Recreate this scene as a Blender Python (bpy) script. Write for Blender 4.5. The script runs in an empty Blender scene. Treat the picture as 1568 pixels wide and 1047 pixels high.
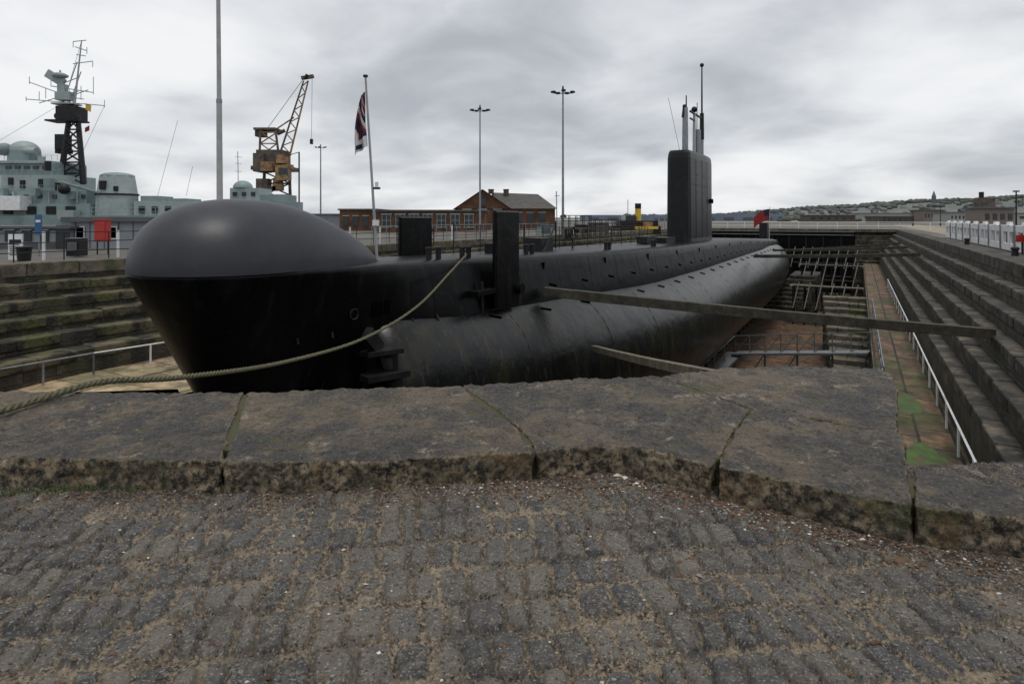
import bpy, bmesh, math, random
import numpy as np
from mathutils import Vector, Matrix
random.seed(7); rng=np.random.default_rng(7)
scene=bpy.context.scene
F=900.0; EYE=1.6
DX,DY=0.508,0.861          # dock axis
def A(a,t): return (0.861*a+0.508*t, -0.508*a+0.861*t)     # dock coords -> world (a across, t along)
def S(s,w,z): return (-3.36+DX*s+DY*w, 14.5+DY*s-DX*w, z)   # submarine coords -> world
def at(x,Y): return (x-784)/F*Y
def hz(y,Y): return EYE-(y-335)/F*Y

# ------------------------------------------------------------------ materials
def nt(m): return m.node_tree.nodes, m.node_tree.links
def mk(name,c1,c2=None,scale=4,rough=0.7,bump=0.0,bscale=None,detail=6,metal=0,c3=None,s3=1.0,stretch=(1,1,1),spec=0.5,lo=0.35,hi=0.65,lo3=0.5,hi3=0.65,coord='Object',c4=None,s4=1.0,lo4=.5,hi4=.65,bd=0.02,st4=(1,1,1)):
    m=bpy.data.materials.new(name); m.use_nodes=True; n,l=nt(m)
    b=n['Principled BSDF']; b.inputs['Roughness'].default_value=rough; b.inputs['Metallic'].default_value=metal
    b.inputs['Specular IOR Level'].default_value=spec
    if c2 is None: c2=tuple(v*0.75 for v in c1)
    tc=n.new('ShaderNodeTexCoord'); mp=n.new('ShaderNodeMapping'); mp.inputs['Scale'].default_value=stretch
    l.new(tc.outputs[coord],mp.inputs[0])
    no=n.new('ShaderNodeTexNoise'); no.inputs['Scale'].default_value=scale; no.inputs['Detail'].default_value=detail
    l.new(mp.outputs[0],no.inputs['Vector'])
    r=n.new('ShaderNodeValToRGB'); r.color_ramp.elements[0].position=lo; r.color_ramp.elements[1].position=hi
    r.color_ramp.elements[0].color=(*c1,1); r.color_ramp.elements[1].color=(*c2,1)
    l.new(no.outputs[0],r.inputs[0]); out=r.outputs[0]
    for cc,sc,lo_,hi_,stt in ((c3,s3,lo3,hi3,stretch),(c4,s4,lo4,hi4,st4)):
        if cc is None: continue
        mp3=n.new('ShaderNodeMapping'); mp3.inputs['Scale'].default_value=stt; l.new(tc.outputs[coord],mp3.inputs[0])
        n3=n.new('ShaderNodeTexNoise'); n3.inputs['Scale'].default_value=sc; n3.inputs['Detail'].default_value=8; n3.inputs['Roughness'].default_value=0.65
        l.new(mp3.outputs[0],n3.inputs['Vector'])
        mr_=n.new('ShaderNodeMapRange'); mr_.inputs[1].default_value=lo_; mr_.inputs[2].default_value=hi_; l.new(n3.outputs[0],mr_.inputs[0])
        mx=n.new('ShaderNodeMix'); mx.data_type='RGBA'; l.new(mr_.outputs[0],mx.inputs[0]); l.new(out,mx.inputs[6]); mx.inputs[7].default_value=(*cc,1); out=mx.outputs[2]
    l.new(out,b.inputs['Base Color'])
    if bump:
        bn=n.new('ShaderNodeTexNoise'); bn.inputs['Scale'].default_value=bscale or scale*4; bn.inputs['Detail'].default_value=8
        l.new(tc.outputs[coord],bn.inputs['Vector'])
        bp=n.new('ShaderNodeBump'); bp.inputs['Strength'].default_value=min(1,bump); bp.inputs['Distance'].default_value=bd
        l.new(bn.outputs[0],bp.inputs['Height']); l.new(bp.outputs[0],b.inputs['Normal'])
    return m
M={}
M['black']=mk('sub_black_paint',(0.0018,0.0019,0.0024),(0.0040,0.0043,0.0051),1.2,0.38,0.6,1.3,c3=(0.015,0.0145,0.0135),s3=3.0,stretch=(1,1,0.16),lo3=0.52,hi3=0.76,spec=0.14,c4=(0.034,0.031,0.026),s4=16,lo4=.62,hi4=.76,bd=.05)
M['tank']=mk('sub_tank_paint',(0.0024,0.0026,0.0030),(0.0062,0.0065,0.0073),1.0,0.33,0.8,1.1,c3=(0.019,0.020,0.006),s3=1.5,stretch=(1,1,0.14),lo3=0.47,hi3=0.69,spec=0.37,c4=(0.050,0.048,0.043),s4=4,lo4=.57,hi4=.75,bd=.06,st4=(1.6,1.6,.25))
M['dome']=mk('dome_grp',(0.015,0.017,0.024),(0.020,0.022,0.030),0.8,0.46,0.15,5,c3=(0.026,0.027,0.032),s3=5,lo3=0.5,hi3=0.85,spec=0.5,c4=(.009,.010,.014),s4=1.5,lo4=.5,hi4=.75)
M['sail']=mk('sail_paint',(0.006,0.0067,0.008),(0.011,0.012,0.014),0.8,0.40,0.4,1.2,stretch=(1,1,0.3),spec=.26,bd=.05,c3=(.024,.024,.024),s3=3,lo3=.53,hi3=.78)
M['dark']=mk('dark_metal',(0.007,0.007,0.008),(0.016,0.016,0.017),3,0.5,spec=.3)
M['hole']=mk('void_black',(0.002,0.002,0.002),(0.003,0.003,0.003),3,1.0,spec=0)
M['white']=mk('white_paint',(0.76,0.77,0.78),(0.62,0.62,0.62),3,0.5,c3=(.35,.31,.26),s3=5,lo3=.6,hi3=.8)
M['galv']=mk('galvanised',(0.28,0.30,0.32),(0.20,0.21,0.23),5,0.5,metal=0.3)
M['polegrey']=mk('pole_grey',(0.36,0.37,0.37),(0.28,0.29,0.29),2,0.5)
M['ship']=mk('naval_grey_green',(0.22,0.295,0.30),(0.165,0.225,0.23),0.5,0.55,c3=(0.12,0.13,0.125),s3=1.2,lo3=0.52,hi3=0.82,c4=(.15,.10,.07),s4=3,lo4=.66,hi4=.8,st4=(1,1,.3))
M['ship2']=mk('naval_pale',(0.33,0.39,0.39),(0.26,0.31,0.31),0.5,0.55,c3=(.19,.20,.19),s3=2,lo3=.53,hi3=.83)
M['brick']=mk('brick_far',(0.14,0.060,0.030),(0.08,0.040,0.024),1.2,0.85,c3=(.05,.032,.022),s3=.6,lo3=.5,hi3=.7)
M['slate']=mk('slate_roof',(0.075,0.066,0.057),(0.045,0.042,0.038),1.5,0.7,c3=(.12,.10,.08),s3=2,lo3=.6,hi3=.75)
M['glass']=mk('window_dark',(0.02,0.024,0.03),(0.03,0.035,0.04),1,0.2)
M['red']=mk('red_paint',(0.42,0.03,0.02),(0.33,0.025,0.02),2,0.45)
M['blue']=mk('blue_sign',(0.03,0.10,0.22),(0.025,0.09,0.2),2,0.5)
M['navy']=mk('navy_cloth',(0.012,0.016,0.05),(0.01,0.013,0.04),2,0.9)
M['redcloth']=mk('red_cloth',(0.26,0.02,0.02),(0.20,0.016,0.016),2,0.9)
M['whitecloth']=mk('white_cloth',(0.6,0.6,0.6),(0.5,0.5,0.5),2,0.9)
M['yellow']=mk('yellow_paint',(0.65,0.42,0.04),(0.55,0.35,0.03),2,0.5)
M['cream']=mk('crane_ochre',(0.34,0.22,0.10),(0.18,0.10,0.05),1.2,0.7,c3=(.06,.04,.028),s3=1.6,lo3=.50,hi3=.64)
M['cranegrey']=mk('crane_grey',(0.12,0.095,0.07),(0.05,0.042,0.036),1.5,0.7)
M['shed']=mk('shed_cladding',(0.30,0.32,0.35),(0.25,0.27,0.30),1.5,0.6)
M['shedroof']=mk('shed_roof',(0.09,0.095,0.11),(0.07,0.075,0.085),1.5,0.6)
M['timber']=mk('weathered_timber',(0.022,0.020,0.014),(0.050,0.046,0.034),3,0.85,0.6,30,c3=(0.07,0.068,0.042),s3=5,lo3=.48,hi3=.68)
M['timber_pale']=mk('pale_timber',(0.17,0.145,0.10),(0.09,0.08,0.055),5,0.85,0.5,30)
M['rope']=mk('rope_fibre',(0.15,0.14,0.08),(0.08,0.075,0.045),40,0.95,0.6,120)
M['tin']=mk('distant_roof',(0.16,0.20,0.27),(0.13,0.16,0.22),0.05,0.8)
M['asphalt']=mk('quay_surface',(0.13,0.125,0.115),(0.10,0.098,0.09),0.6,0.95,c3=(0.17,0.16,0.135),s3=0.05,lo3=0.45,hi3=0.6,spec=.15)
M['copingtop']=mk('coping_weathered',(0.16,0.135,0.10),(0.075,0.066,0.052),2.0,0.85,0.8,14,c3=(0.06,0.066,0.024),s3=0.7,lo3=.5,hi3=.62,c4=(.025,.023,.019),s4=3.5,lo4=.52,hi4=.68,bd=.03)
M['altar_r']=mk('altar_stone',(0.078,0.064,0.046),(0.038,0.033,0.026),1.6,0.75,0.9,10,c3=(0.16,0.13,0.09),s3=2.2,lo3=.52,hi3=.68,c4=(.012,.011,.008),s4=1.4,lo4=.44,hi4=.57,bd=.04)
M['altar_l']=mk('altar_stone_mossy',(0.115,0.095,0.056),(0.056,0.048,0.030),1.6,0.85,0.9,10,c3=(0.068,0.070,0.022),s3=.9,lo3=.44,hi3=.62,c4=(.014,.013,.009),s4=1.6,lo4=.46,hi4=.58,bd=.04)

def stonewall(name,c1,c2,green,greenamt,bw=1.3,bh=0.55,mortar=(0.016,0.014,0.011),streak=.85,ms=.022):
    m=bpy.data.materials.new(name); m.use_nodes=True; n,l=nt(m); b=n['Principled BSDF']; b.inputs['Roughness'].default_value=0.8
    tc=n.new('ShaderNodeTexCoord'); br=n.new('ShaderNodeTexBrick')
    br.inputs['Scale'].default_value=1; br.inputs['Brick Width'].default_value=bw; br.inputs['Row Height'].default_value=bh
    br.inputs['Mortar Size'].default_value=ms; br.inputs['Mortar Smooth'].default_value=0.4
    br.inputs['Color1'].default_value=(*c1,1); br.inputs['Color2'].default_value=(*c2,1); br.inputs['Mortar'].default_value=(*mortar,1)
    dn=n.new('ShaderNodeTexNoise'); dn.inputs['Scale'].default_value=5; l.new(tc.outputs['UV'],dn.inputs['Vector'])
    mm=n.new('ShaderNodeMix'); mm.data_type='VECTOR'; mm.inputs[0].default_value=0.03
    l.new(tc.outputs['UV'],mm.inputs[4]); l.new(dn.outputs['Color'],mm.inputs[5]); l.new(mm.outputs[1],br.inputs['Vector'])
    no=n.new('ShaderNodeTexNoise'); no.inputs['Scale'].default_value=1.3; no.inputs['Detail'].default_value=10; no.inputs['Roughness'].default_value=0.72
    l.new(tc.outputs['Object'],no.inputs['Vector'])
    r=n.new('ShaderNodeMapRange'); r.inputs[1].default_value=0.35; r.inputs[2].default_value=0.68; r.inputs[3].default_value=0.25; r.inputs[4].default_value=1.7; l.new(no.outputs[0],r.inputs[0])
    mu=n.new('ShaderNodeVectorMath'); mu.operation='SCALE'; l.new(br.outputs['Color'],mu.inputs[0]); l.new(r.outputs[0],mu.inputs['Scale'])
    n2=n.new('ShaderNodeTexNoise'); n2.inputs['Scale'].default_value=0.55; n2.inputs['Detail'].default_value=9; n2.inputs['Roughness'].default_value=0.7
    l.new(tc.outputs['Object'],n2.inputs['Vector'])
    r2=n.new('ShaderNodeMapRange'); r2.inputs[1].default_value=0.46; r2.inputs[2].default_value=0.60; r2.inputs[4].default_value=greenamt; l.new(n2.outputs[0],r2.inputs[0])
    mx=n.new('ShaderNodeMix'); mx.data_type='RGBA'; l.new(r2.outputs[0],mx.inputs[0]); l.new(mu.outputs[0],mx.inputs[6]); mx.inputs[7].default_value=(*green,1)
    mp=n.new('ShaderNodeMapping'); mp.inputs['Scale'].default_value=(2.2,2.2,0.12); l.new(tc.outputs['Object'],mp.inputs[0])
    n3=n.new('ShaderNodeTexNoise'); n3.inputs['Scale'].default_value=1; n3.inputs['Detail'].default_value=6; l.new(mp.outputs[0],n3.inputs['Vector'])
    r3=n.new('ShaderNodeMapRange'); r3.inputs[1].default_value=0.46; r3.inputs[2].default_value=0.64; r3.inputs[4].default_value=streak; l.new(n3.outputs[0],r3.inputs[0])
    mx2=n.new('ShaderNodeMix'); mx2.data_type='RGBA'; l.new(r3.outputs[0],mx2.inputs[0]); l.new(mx.outputs[2],mx2.inputs[6]); mx2.inputs[7].default_value=(0.013,0.0125,0.010,1)
    l.new(mx2.outputs[2],b.inputs['Base Color'])
    bn=n.new('ShaderNodeTexNoise'); bn.inputs['Scale'].default_value=14; bn.inputs['Detail'].default_value=8; l.new(tc.outputs['Object'],bn.inputs['Vector'])
    ad=n.new('ShaderNodeMath'); ad.operation='SUBTRACT'; l.new(bn.outputs[0],ad.inputs[0]); l.new(br.outputs['Fac'],ad.inputs[1])
    bp=n.new('ShaderNodeBump'); bp.inputs['Strength'].default_value=0.9; bp.inputs['Distance'].default_value=0.05
    l.new(ad.outputs[0],bp.inputs['Height']); l.new(bp.outputs[0],b.inputs['Normal'])
    return m
M['dockwall']=stonewall('dock_stone',(0.080,0.066,0.044),(0.040,0.035,0.026),(0.036,0.040,0.014),0.7)
M['ledge']=stonewall('dock_ledge_stone',(0.42,0.31,0.19),(0.28,0.21,0.14),(0.10,0.12,0.03),0.4,bw=1.6,bh=1.0,streak=.3)
M['ledger']=stonewall('dock_walkway_stone',(0.22,0.125,0.075),(0.13,0.08,0.052),(0.045,0.07,0.014),0.7,bw=1.6,bh=.8,streak=.5,ms=.04)
M['floor']=stonewall('dock_floor_stone',(0.18,0.080,0.036),(0.11,0.058,0.033),(0.05,0.06,0.02),0.6,bw=2.0,bh=1.0)

# ------------------------------------------------------------------ mesh builder
class MB:
    def __init__(s): s.v=[];s.f=[];s.m=[];s.mats=[];s.sm=[]
    def mi(s,k):
        if k not in s.mats: s.mats.append(k)
        return s.mats.index(k)
    def add(s,vs,fs,k,smooth=False):
        o=len(s.v); s.v+= [tuple(v) for v in vs]; i=s.mi(k)
        for f in fs: s.f.append([o+j for j in f]); s.m.append(i); s.sm.append(smooth)
    def box(s,c,d,k,rz=0.0):
        ca,sa=math.cos(rz),math.sin(rz); vs=[]
        for z in(-.5,.5):
            for x,y in((-.5,-.5),(.5,-.5),(.5,.5),(-.5,.5)):
                X=x*d[0];Y=y*d[1]; vs.append((c[0]+X*ca-Y*sa,c[1]+X*sa+Y*ca,c[2]+z*d[2]))
        s.add(vs,[(3,2,1,0),(4,5,6,7),(0,1,5,4),(1,2,6,5),(2,3,7,6),(3,0,4,7)],k)
    def beam(s,p,q,w,h,k):
        p=Vector(p);q=Vector(q);d=(q-p).normalized(); u=d.cross(Vector((0,0,1)))
        if u.length<1e-4:u=Vector((1,0,0))
        u.normalize(); v=u.cross(d).normalized(); vs=[]
        for c in(p,q):
            for a,b in((-1,-1),(1,-1),(1,1),(-1,1)): vs.append(c+u*a*w/2+v*b*h/2)
        s.add(vs,[(3,2,1,0),(4,5,6,7),(0,1,5,4),(1,2,6,5),(2,3,7,6),(3,0,4,7)],k)
    def cyl(s,p,q,r0,k,r1=None,n=8,cap=True):
        if r1 is None:r1=r0
        p=Vector(p);q=Vector(q);d=(q-p).normalized(); u=d.orthogonal().normalized(); v=d.cross(u); vs=[];fs=[]
        for c,r in((p,r0),(q,r1)):
            for i in range(n):
                a=2*math.pi*i/n; vs.append(c+(u*math.cos(a)+v*math.sin(a))*r)
        for i in range(n): j=(i+1)%n; fs.append((i,j,n+j,n+i))
        s.add(vs,fs,k,n>6)
        if cap: s.add(vs,[tuple(range(n-1,-1,-1)),tuple(range(n,2*n))],k)
    def prism(s,pts,z0,z1,k):
        n=len(pts); vs=[(x,y,z0) for x,y in pts]+[(x,y,z1) for x,y in pts]
        s.add(vs,[tuple(range(n-1,-1,-1)),tuple(range(n,2*n))]+[(i,(i+1)%n,n+(i+1)%n,n+i) for i in range(n)],k)
    def ball(s,c,r,k,n=12,sz=1.0,half=False):
        vs=[];fs=[]; m=n//2
        for i in range(m+1):
            th=(math.pi/2 if half else math.pi)*i/m
            for j in range(n):
                a=2*math.pi*j/n; vs.append((c[0]+r*math.sin(th)*math.cos(a),c[1]+r*math.sin(th)*math.sin(a),c[2]+r*sz*math.cos(th)))
        for i in range(m):
            for j in range(n):
                q=(j+1)%n; fs.append((i*n+j,(i+1)*n+j,(i+1)*n+q,i*n+q))
        s.add(vs,fs,k,True)
    def finish(s,name,bevel=0,parent=None):
        me=bpy.data.meshes.new(name); me.from_pydata(s.v,[],s.f); 
        for k in s.mats: me.materials.append(M[k])
        me.polygons.foreach_set('material_index',s.m); me.polygons.foreach_set('use_smooth',s.sm); me.update()
        o=bpy.data.objects.new(name,me); scene.collection.objects.link(o)
        if bevel:
            b=o.modifiers.new('bev','BEVEL'); b.width=bevel; b.segments=2; b.limit_method='ANGLE'
        if parent: o.parent=parent
        return o
def empty(name):
    e=bpy.data.objects.new(name,None); scene.collection.objects.link(e); return e

# ------------------------------------------------------------------ dock
def R(t): return A(4.5,t)
def L(t): return A(-23.5,t)
TEND=98
path=[]
for t in [TEND,85,70,60,50,42,34,28,22,18,14,11,9]: path.append((*R(t),1,0))
path+= [(*R(7),0.7,0),(*R(5.2),0.2,0),(5.2,1.75,0,0),(3.4,2.6,0,0),(2.62,3.0,0,0),(2.25,3.40,0,0),(3.37,5.14,0,0),(3.40,5.45,0,0),(1.98,5.46,0,0),(-0.46,4.86,0,0),(-4.1,4.66,0,0),(-6,4.8,0,0.05),
        (-8,5.2,0,0.2),(-11.5,6.8,0,0.6),(-14.5,9.4,0,1),(-16.6,12.6,0,1),(-17.2,15.6,0,1)]
for t in [8,11,14,18,22,28,34,42,50,60,70,85,TEND]: path.append((*L(t),0,1))
PR=[(0,0),(0,-.55),(.42,-.55),(.42,-1.1),(.84,-1.1),(.84,-1.7),(1.26,-1.7),(1.26,-2.3),(1.68,-2.3),(1.68,-2.95),(2.1,-2.95),(2.1,-4.4),(3.95,-4.4),(3.95,-8.8)]
PL=[(0,0),(0,-.5),(.7,-.5),(.7,-.95),(1.4,-.95),(1.4,-1.4),(2.1,-1.4),(2.1,-1.85),(2.8,-1.85),(2.8,-2.3),(3.6,-2.3),(3.6,-3.0),(8.2,-3.0),(8.2,-8.8)]
N=len(path); K=len(PR)
nrm=[]
for i in range(N):
    a=path[max(0,i-1)];b=path[min(N-1,i+1)]; tx,ty=b[0]-a[0],b[1]-a[1]; l_=math.hypot(tx,ty); nrm.append((ty/l_,-tx/l_))
arc=[0]
for i in range(1,N): arc.append(arc[-1]+math.hypot(path[i][0]-path[i-1][0],path[i][1]-path[i-1][1]))
plen=[0]
for k in range(1,K): plen.append(plen[-1]+math.hypot(PR[k][0]-PR[k-1][0],PR[k][1]-PR[k-1][1]))
bm=bmesh.new(); uv=bm.loops.layers.uv.new(); G=[]
for i,(x,y,wr,wl) in enumerate(path):
    row=[]
    for k in range(K):
        zr=PR[k][1]; zl=PL[k][1]; ins=PR[k][0]*wr+PL[k][0]*wl+0.004*k
        wt=wl if wl>0 else 0; z=zr*(1-wt)+zl*wt
        row.append(bm.verts.new((x+nrm[i][0]*ins,y+nrm[i][1]*ins,z)))
    G.append(row)
G_co=[[v.co.copy() for v in row] for row in G]
for i in range(N-1):
    for k in range(K-1):
        f=bm.faces.new((G[i][k],G[i][k+1],G[i+1][k+1],G[i+1][k]))
        for lp,(u,v) in zip(f.loops,((arc[i],-plen[k]),(arc[i],-plen[k+1]),(arc[i+1],-plen[k+1]),(arc[i+1],-plen[k]))): lp[uv].uv=(u,v)
        f.material_index=(2 if i<20 else 1) if k==11 else 0
me=bpy.data.meshes.new('dock_altar_walls'); bm.to_mesh(me); bm.free(); me.materials.append(M['dockwall']); me.materials.append(M['ledge']); me.materials.append(M['ledger'])
dock=bpy.data.objects.new('dry_dock_wall',me); scene.collection.objects.link(dock)
def quadA(mb,a0,a1,t0,t1,z0,z1,k,j=0): 
    jj=lambda: random.uniform(-j,j)
    mb.prism([A(a0+jj(),t0),A(a1+jj(),t0),A(a1+jj(),t1),A(a0+jj(),t1)],z0,z1,k)
mb=MB()
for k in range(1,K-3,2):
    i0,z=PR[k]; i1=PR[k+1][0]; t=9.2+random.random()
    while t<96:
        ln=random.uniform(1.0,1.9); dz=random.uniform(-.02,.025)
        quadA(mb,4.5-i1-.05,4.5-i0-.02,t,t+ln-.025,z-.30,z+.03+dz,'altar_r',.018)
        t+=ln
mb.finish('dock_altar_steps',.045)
mb=MB()
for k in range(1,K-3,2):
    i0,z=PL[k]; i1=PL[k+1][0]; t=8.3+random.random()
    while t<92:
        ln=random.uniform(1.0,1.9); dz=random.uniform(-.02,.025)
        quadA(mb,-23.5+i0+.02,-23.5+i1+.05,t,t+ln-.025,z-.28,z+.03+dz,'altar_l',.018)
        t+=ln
for i in range(27,30):
    for k in range(1,K-3,2):
        n_=max(1,int((arc[i+1]-arc[i])/1.4))
        for q in range(n_):
            f0=(q+.01)/n_; f1=(q+.99)/n_
            def pt(f,kk,ex=0):
                p=G_co[i][kk].lerp(G_co[i+1][kk],f); nx_=nrm[i][0]*(1-f)+nrm[i+1][0]*f; ny_=nrm[i][1]*(1-f)+nrm[i+1][1]*f
                return (p.x+nx_*ex,p.y+ny_*ex)
            z=G_co[i][k].z; z1=G_co[i+1][k].z; 
            if abs(z-z1)>.02: continue
            mb.prism([pt(f0,k,.02),pt(f1,k,.02),pt(f1,k+1,.05),pt(f0,k+1,.05)],z-.28,z+.03+random.uniform(-.015,.02),'altar_l')
mb.finish('dock_altar_steps',.045)
me=bpy.data.meshes.new('dock_floor'); pts=[A(-25,-8),A(8,-8),A(8,102),A(-25,102)]
me.from_pydata([(x,y,-8.8+0.002) for x,y in pts],[],[(0,1,2,3)]); u=me.uv_layers.new()
for i,(a_,b_) in enumerate(((0,0),(33,0),(33,110),(0,110))): u.data[i].uv=(a_,b_)
me.materials.append(M['floor']); o=bpy.data.objects.new('dock_floor',me); scene.collection.objects.link(o)
# far end wall closing the dock under the quay edge
mb=MB(); quadA(mb,-26,7,98.0,99.2,-9,-.004,'altar_r'); quadA(mb,-23.5,4.5,97.4,98.9,-.3,.13,'copingtop'); mb.finish('dock_end_wall',.03)
mb=MB()
for k in range(6):
    quadA(mb,-0.5,4.45,TEND-6+k*1.0,TEND-.05,-8.8,-4.0+k*0.65-.02,'altar_r')
mb.finish('stone_steps',0.04)
mb=MB()
quadA(mb,-24,-0.6,94,97.3,-8.8,-0.9,'black'); quadA(mb,-24,-0.6,93.5,97.35,-0.9,-0.25,'black')
for k in range(10): quadA(mb,-22+k*2.2,-21.8+k*2.2,93.6,93.99,-8.8,-0.92,'dark')
quadA(mb,-24,-.6,93.42,93.49,-.72,-.66,'galv')
mb.finish('dock_caisson',0.04)

gv=[];gf=[]
def piece(*pts):
    o=len(gv); ar=sum(pts[i][0]*pts[(i+1)%len(pts)][1]-pts[(i+1)%len(pts)][0]*pts[i][1] for i in range(len(pts)))
    if ar<0: pts=pts[::-1]
    gv.extend((x,y,0) for x,y in pts); gf.append(list(range(o,o+len(pts))))
P2=[(p[0],p[1]) for p in path]; B=6000; far=9000
ir=P2.index((5.2,1.75)); il=P2.index((-4.1,4.66))
for i in range(ir): piece(P2[i],P2[i+1],(B,P2[i+1][1]),(B,P2[i][1]))
for i in range(il,N-1): piece(P2[i],P2[i+1],(-B,P2[i+1][1]),(-B,P2[i][1]))
yb_=1.5
for a_,b_ in(((5.2,1.75),(3.4,2.6)),((3.4,2.6),(2.62,3.0)),((2.62,3.0),(2.25,3.40)),((1.98,5.46),(-.46,4.86)),((-.46,4.86),(-4.1,4.66))): piece(a_,b_,(b_[0],yb_),(a_[0],yb_))
piece((1.98,yb_),(2.25,yb_),(2.25,3.4),(1.98,5.46)); piece((2.25,3.4),(3.37,5.14),(3.40,5.45),(1.98,5.46))
piece((-4.1,-400),(5.2,-400),(5.2,yb_),(-4.1,yb_)); piece((-B,-400),(-4.1,-400),(-4.1,4.66),(-B,4.66)); piece((5.2,-400),(B,-400),(B,1.75),(5.2,1.75))
l9,r9=P2[-1],P2[0]
piece(l9,r9,(B,r9[1]),(B,far)); piece(l9,(B,far),(-B,far)); piece(l9,(-B,far),(-B,l9[1]))
me=bpy.data.meshes.new('ground'); me.from_pydata(gv,[],gf); me.materials.append(M['asphalt'])
ground=bpy.data.objects.new('ground',me); scene.collection.objects.link(ground)

def coping(name,ts,sgn,w=1.0,h=0.14,k='copingtop'):
    mb=MB()
    for t0,t1 in zip(ts[:-1],ts[1:]):
        n=max(1,int((t1-t0)/1.5))
        for i in range(n):
            a=t0+(t1-t0)*i/n+0.012; b=t0+(t1-t0)*(i+1)/n-0.012
            base=4.5 if sgn>0 else -23.5
            quadA(mb,base-sgn*0.03,base+sgn*(w+random.uniform(-.05,.05)),a,b,-0.3,h+random.uniform(-.012,.012),k,.01)
    return mb.finish(name,0.03)
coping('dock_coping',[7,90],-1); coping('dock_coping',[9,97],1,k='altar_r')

# ------------------------------------------------------------------ noise helpers
def vnoise(x,y,sc,seed):
    r=np.random.default_rng(seed); g=r.random((256,256))
    X=x/sc+500;Y=y/sc+500; xi=np.floor(X).astype(int);yi=np.floor(Y).astype(int);fx=X-xi;fy=Y-yi
    fx=fx*fx*(3-2*fx);fy=fy*fy*(3-2*fy); a=g[yi%256,xi%256];b=g[yi%256,(xi+1)%256];c=g[(yi+1)%256,xi%256];d=g[(yi+1)%256,(xi+1)%256]
    return (a*(1-fx)+b*fx)*(1-fy)+(c*(1-fx)+d*fx)*fy
def fbm(x,y,sc,seed,o=4):
    t=0;a=.5
    for i in range(o): t=t+a*vnoise(x,y,sc/2**i,seed+i); a*=.5
    return t/(1-.5**o)
def sst(a,b,x): t=np.clip((x-a)/(b-a),0,1); return t*t*(3-2*t)

# ------------------------------------------------------------------ cobbles
curbX=[-9,-2.88,.14,.66,1.12,1.92,2.34,3.2,5.5]; curbY=[3.4,3.33,3.49,3.57,3.27,2.8,2.66,2.35,1.8]
st=0.0075; gx=np.arange(-4.6,4.6,st); gy=np.arange(1.0,3.72,st); GX,GY=np.meshgrid(gx,gy)
wx=GX+0.05*(fbm(GX,GY,.6,1)-.5)*2+0.022*(fbm(GX,GY,.07,3)-.5)*2
wy=GY+0.07*(fbm(GX,GY,.8,5)-.5)*2+0.028*(fbm(GX,GY,.08,9)-.5)*2
th=math.radians(-8); ux=wx*math.cos(th)-wy*math.sin(th); vy=wx*math.sin(th)+wy*math.cos(th)
RH=0.22; row=np.floor(vy/RH).astype(int); fv=vy/RH-row
du=np.zeros_like(GX); sid=np.zeros(GX.shape,int)
for r_ in np.unique(row):
    m=row==r_; rr=np.random.default_rng(1000+int(r_)); w=rr.uniform(.078,.142,220); e=np.concatenate([[0],np.cumsum(w)])-10
    q=ux[m]; i=np.searchsorted(e,q)-1; i=np.clip(i,0,219); du[m]=np.minimum(q-e[i],e[i+1]-q); sid[m]=(int(r_)+500)*300+i
h1=(np.sin(sid*12.9898)*43758.5453)%1; h2=(np.sin(sid*78.233+1.3)*12345.678)%1; h3=(np.sin(sid*3.77+.3)*9876.54)%1
dv=np.minimum(fv,1-fv)*RH-0.028*h3; du=du-0.007*((np.sin(sid*5.1)*777.7)%1)
rad=0.028
dx_=np.maximum(rad-du,0);dy_=np.maximum(rad-dv,0); d=rad-np.sqrt(dx_**2+dy_**2)
stone=sst(0.003,0.015,d)*0.032+0.022*(h1-.5)+0.005*(fbm(GX,GY,.035,20)-.5)+0.016*(fbm(GX,GY,.10,24)-.5)
yc=np.interp(GX,curbX,curbY); dist=yc-GY
sandp=sst(.46,.62,fbm(GX,GY,.4,31,5)); edge=sst(.30,.02,dist+0.14*(fbm(GX,GY,.12,37)-.5)*2)
grout=0.002+0.017*sandp+0.010*(fbm(GX,GY,.03,41)-.5)*2+0.008*(fbm(GX,GY,.016,45,2)-.5)*2+0.028*edge
Hh=np.maximum(stone,grout)+0.014
mask=sst(-0.002,0.003,stone-grout)
ny,nx=GX.shape; me=bpy.data.meshes.new('cobbles'); me.vertices.add(nx*ny)
Hh+=0.012*(fbm(GX,GY,.9,77)-.5)
co=np.stack([GX,GY,Hh],-1).reshape(-1).astype(np.float32); me.vertices.foreach_set('co',co)
idx=np.arange(nx*ny).reshape(ny,nx); q=np.stack([idx[:-1,:-1],idx[:-1,1:],idx[1:,1:],idx[1:,:-1]],-1).reshape(-1,4)
me.loops.add(q.size); me.loops.foreach_set('vertex_index',q.reshape(-1).astype(np.int32)); me.polygons.add(len(q))
me.polygons.foreach_set('loop_start',(np.arange(len(q))*4).astype(np.int32)); me.update(calc_edges=True)
me.polygons.foreach_set('use_smooth',np.ones(len(q),bool))
ca=me.color_attributes.new('cob','FLOAT_COLOR','POINT'); cd=np.stack([mask,h2,edge,sandp],-1).reshape(-1).astype(np.float32); ca.data.foreach_set('color',cd)
m=bpy.data.materials.new('cobble'); m.use_nodes=True; n,l=nt(m); b=n['Principled BSDF']; b.inputs['Roughness'].default_value=.58
at_=n.new('ShaderNodeAttribute'); at_.attribute_name='cob'; sp=n.new('ShaderNodeSeparateColor'); l.new(at_.outputs['Color'],sp.inputs[0])
tc=n.new('ShaderNodeTexCoord')
def noise(scale,detail=8,rough=.6):
    x=n.new('ShaderNodeTexNoise'); x.inputs['Scale'].default_value=scale; x.inputs['Detail'].default_value=detail; x.inputs['Roughness'].default_value=rough; l.new(tc.outputs['Object'],x.inputs['Vector']); return x.outputs[0]
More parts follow.
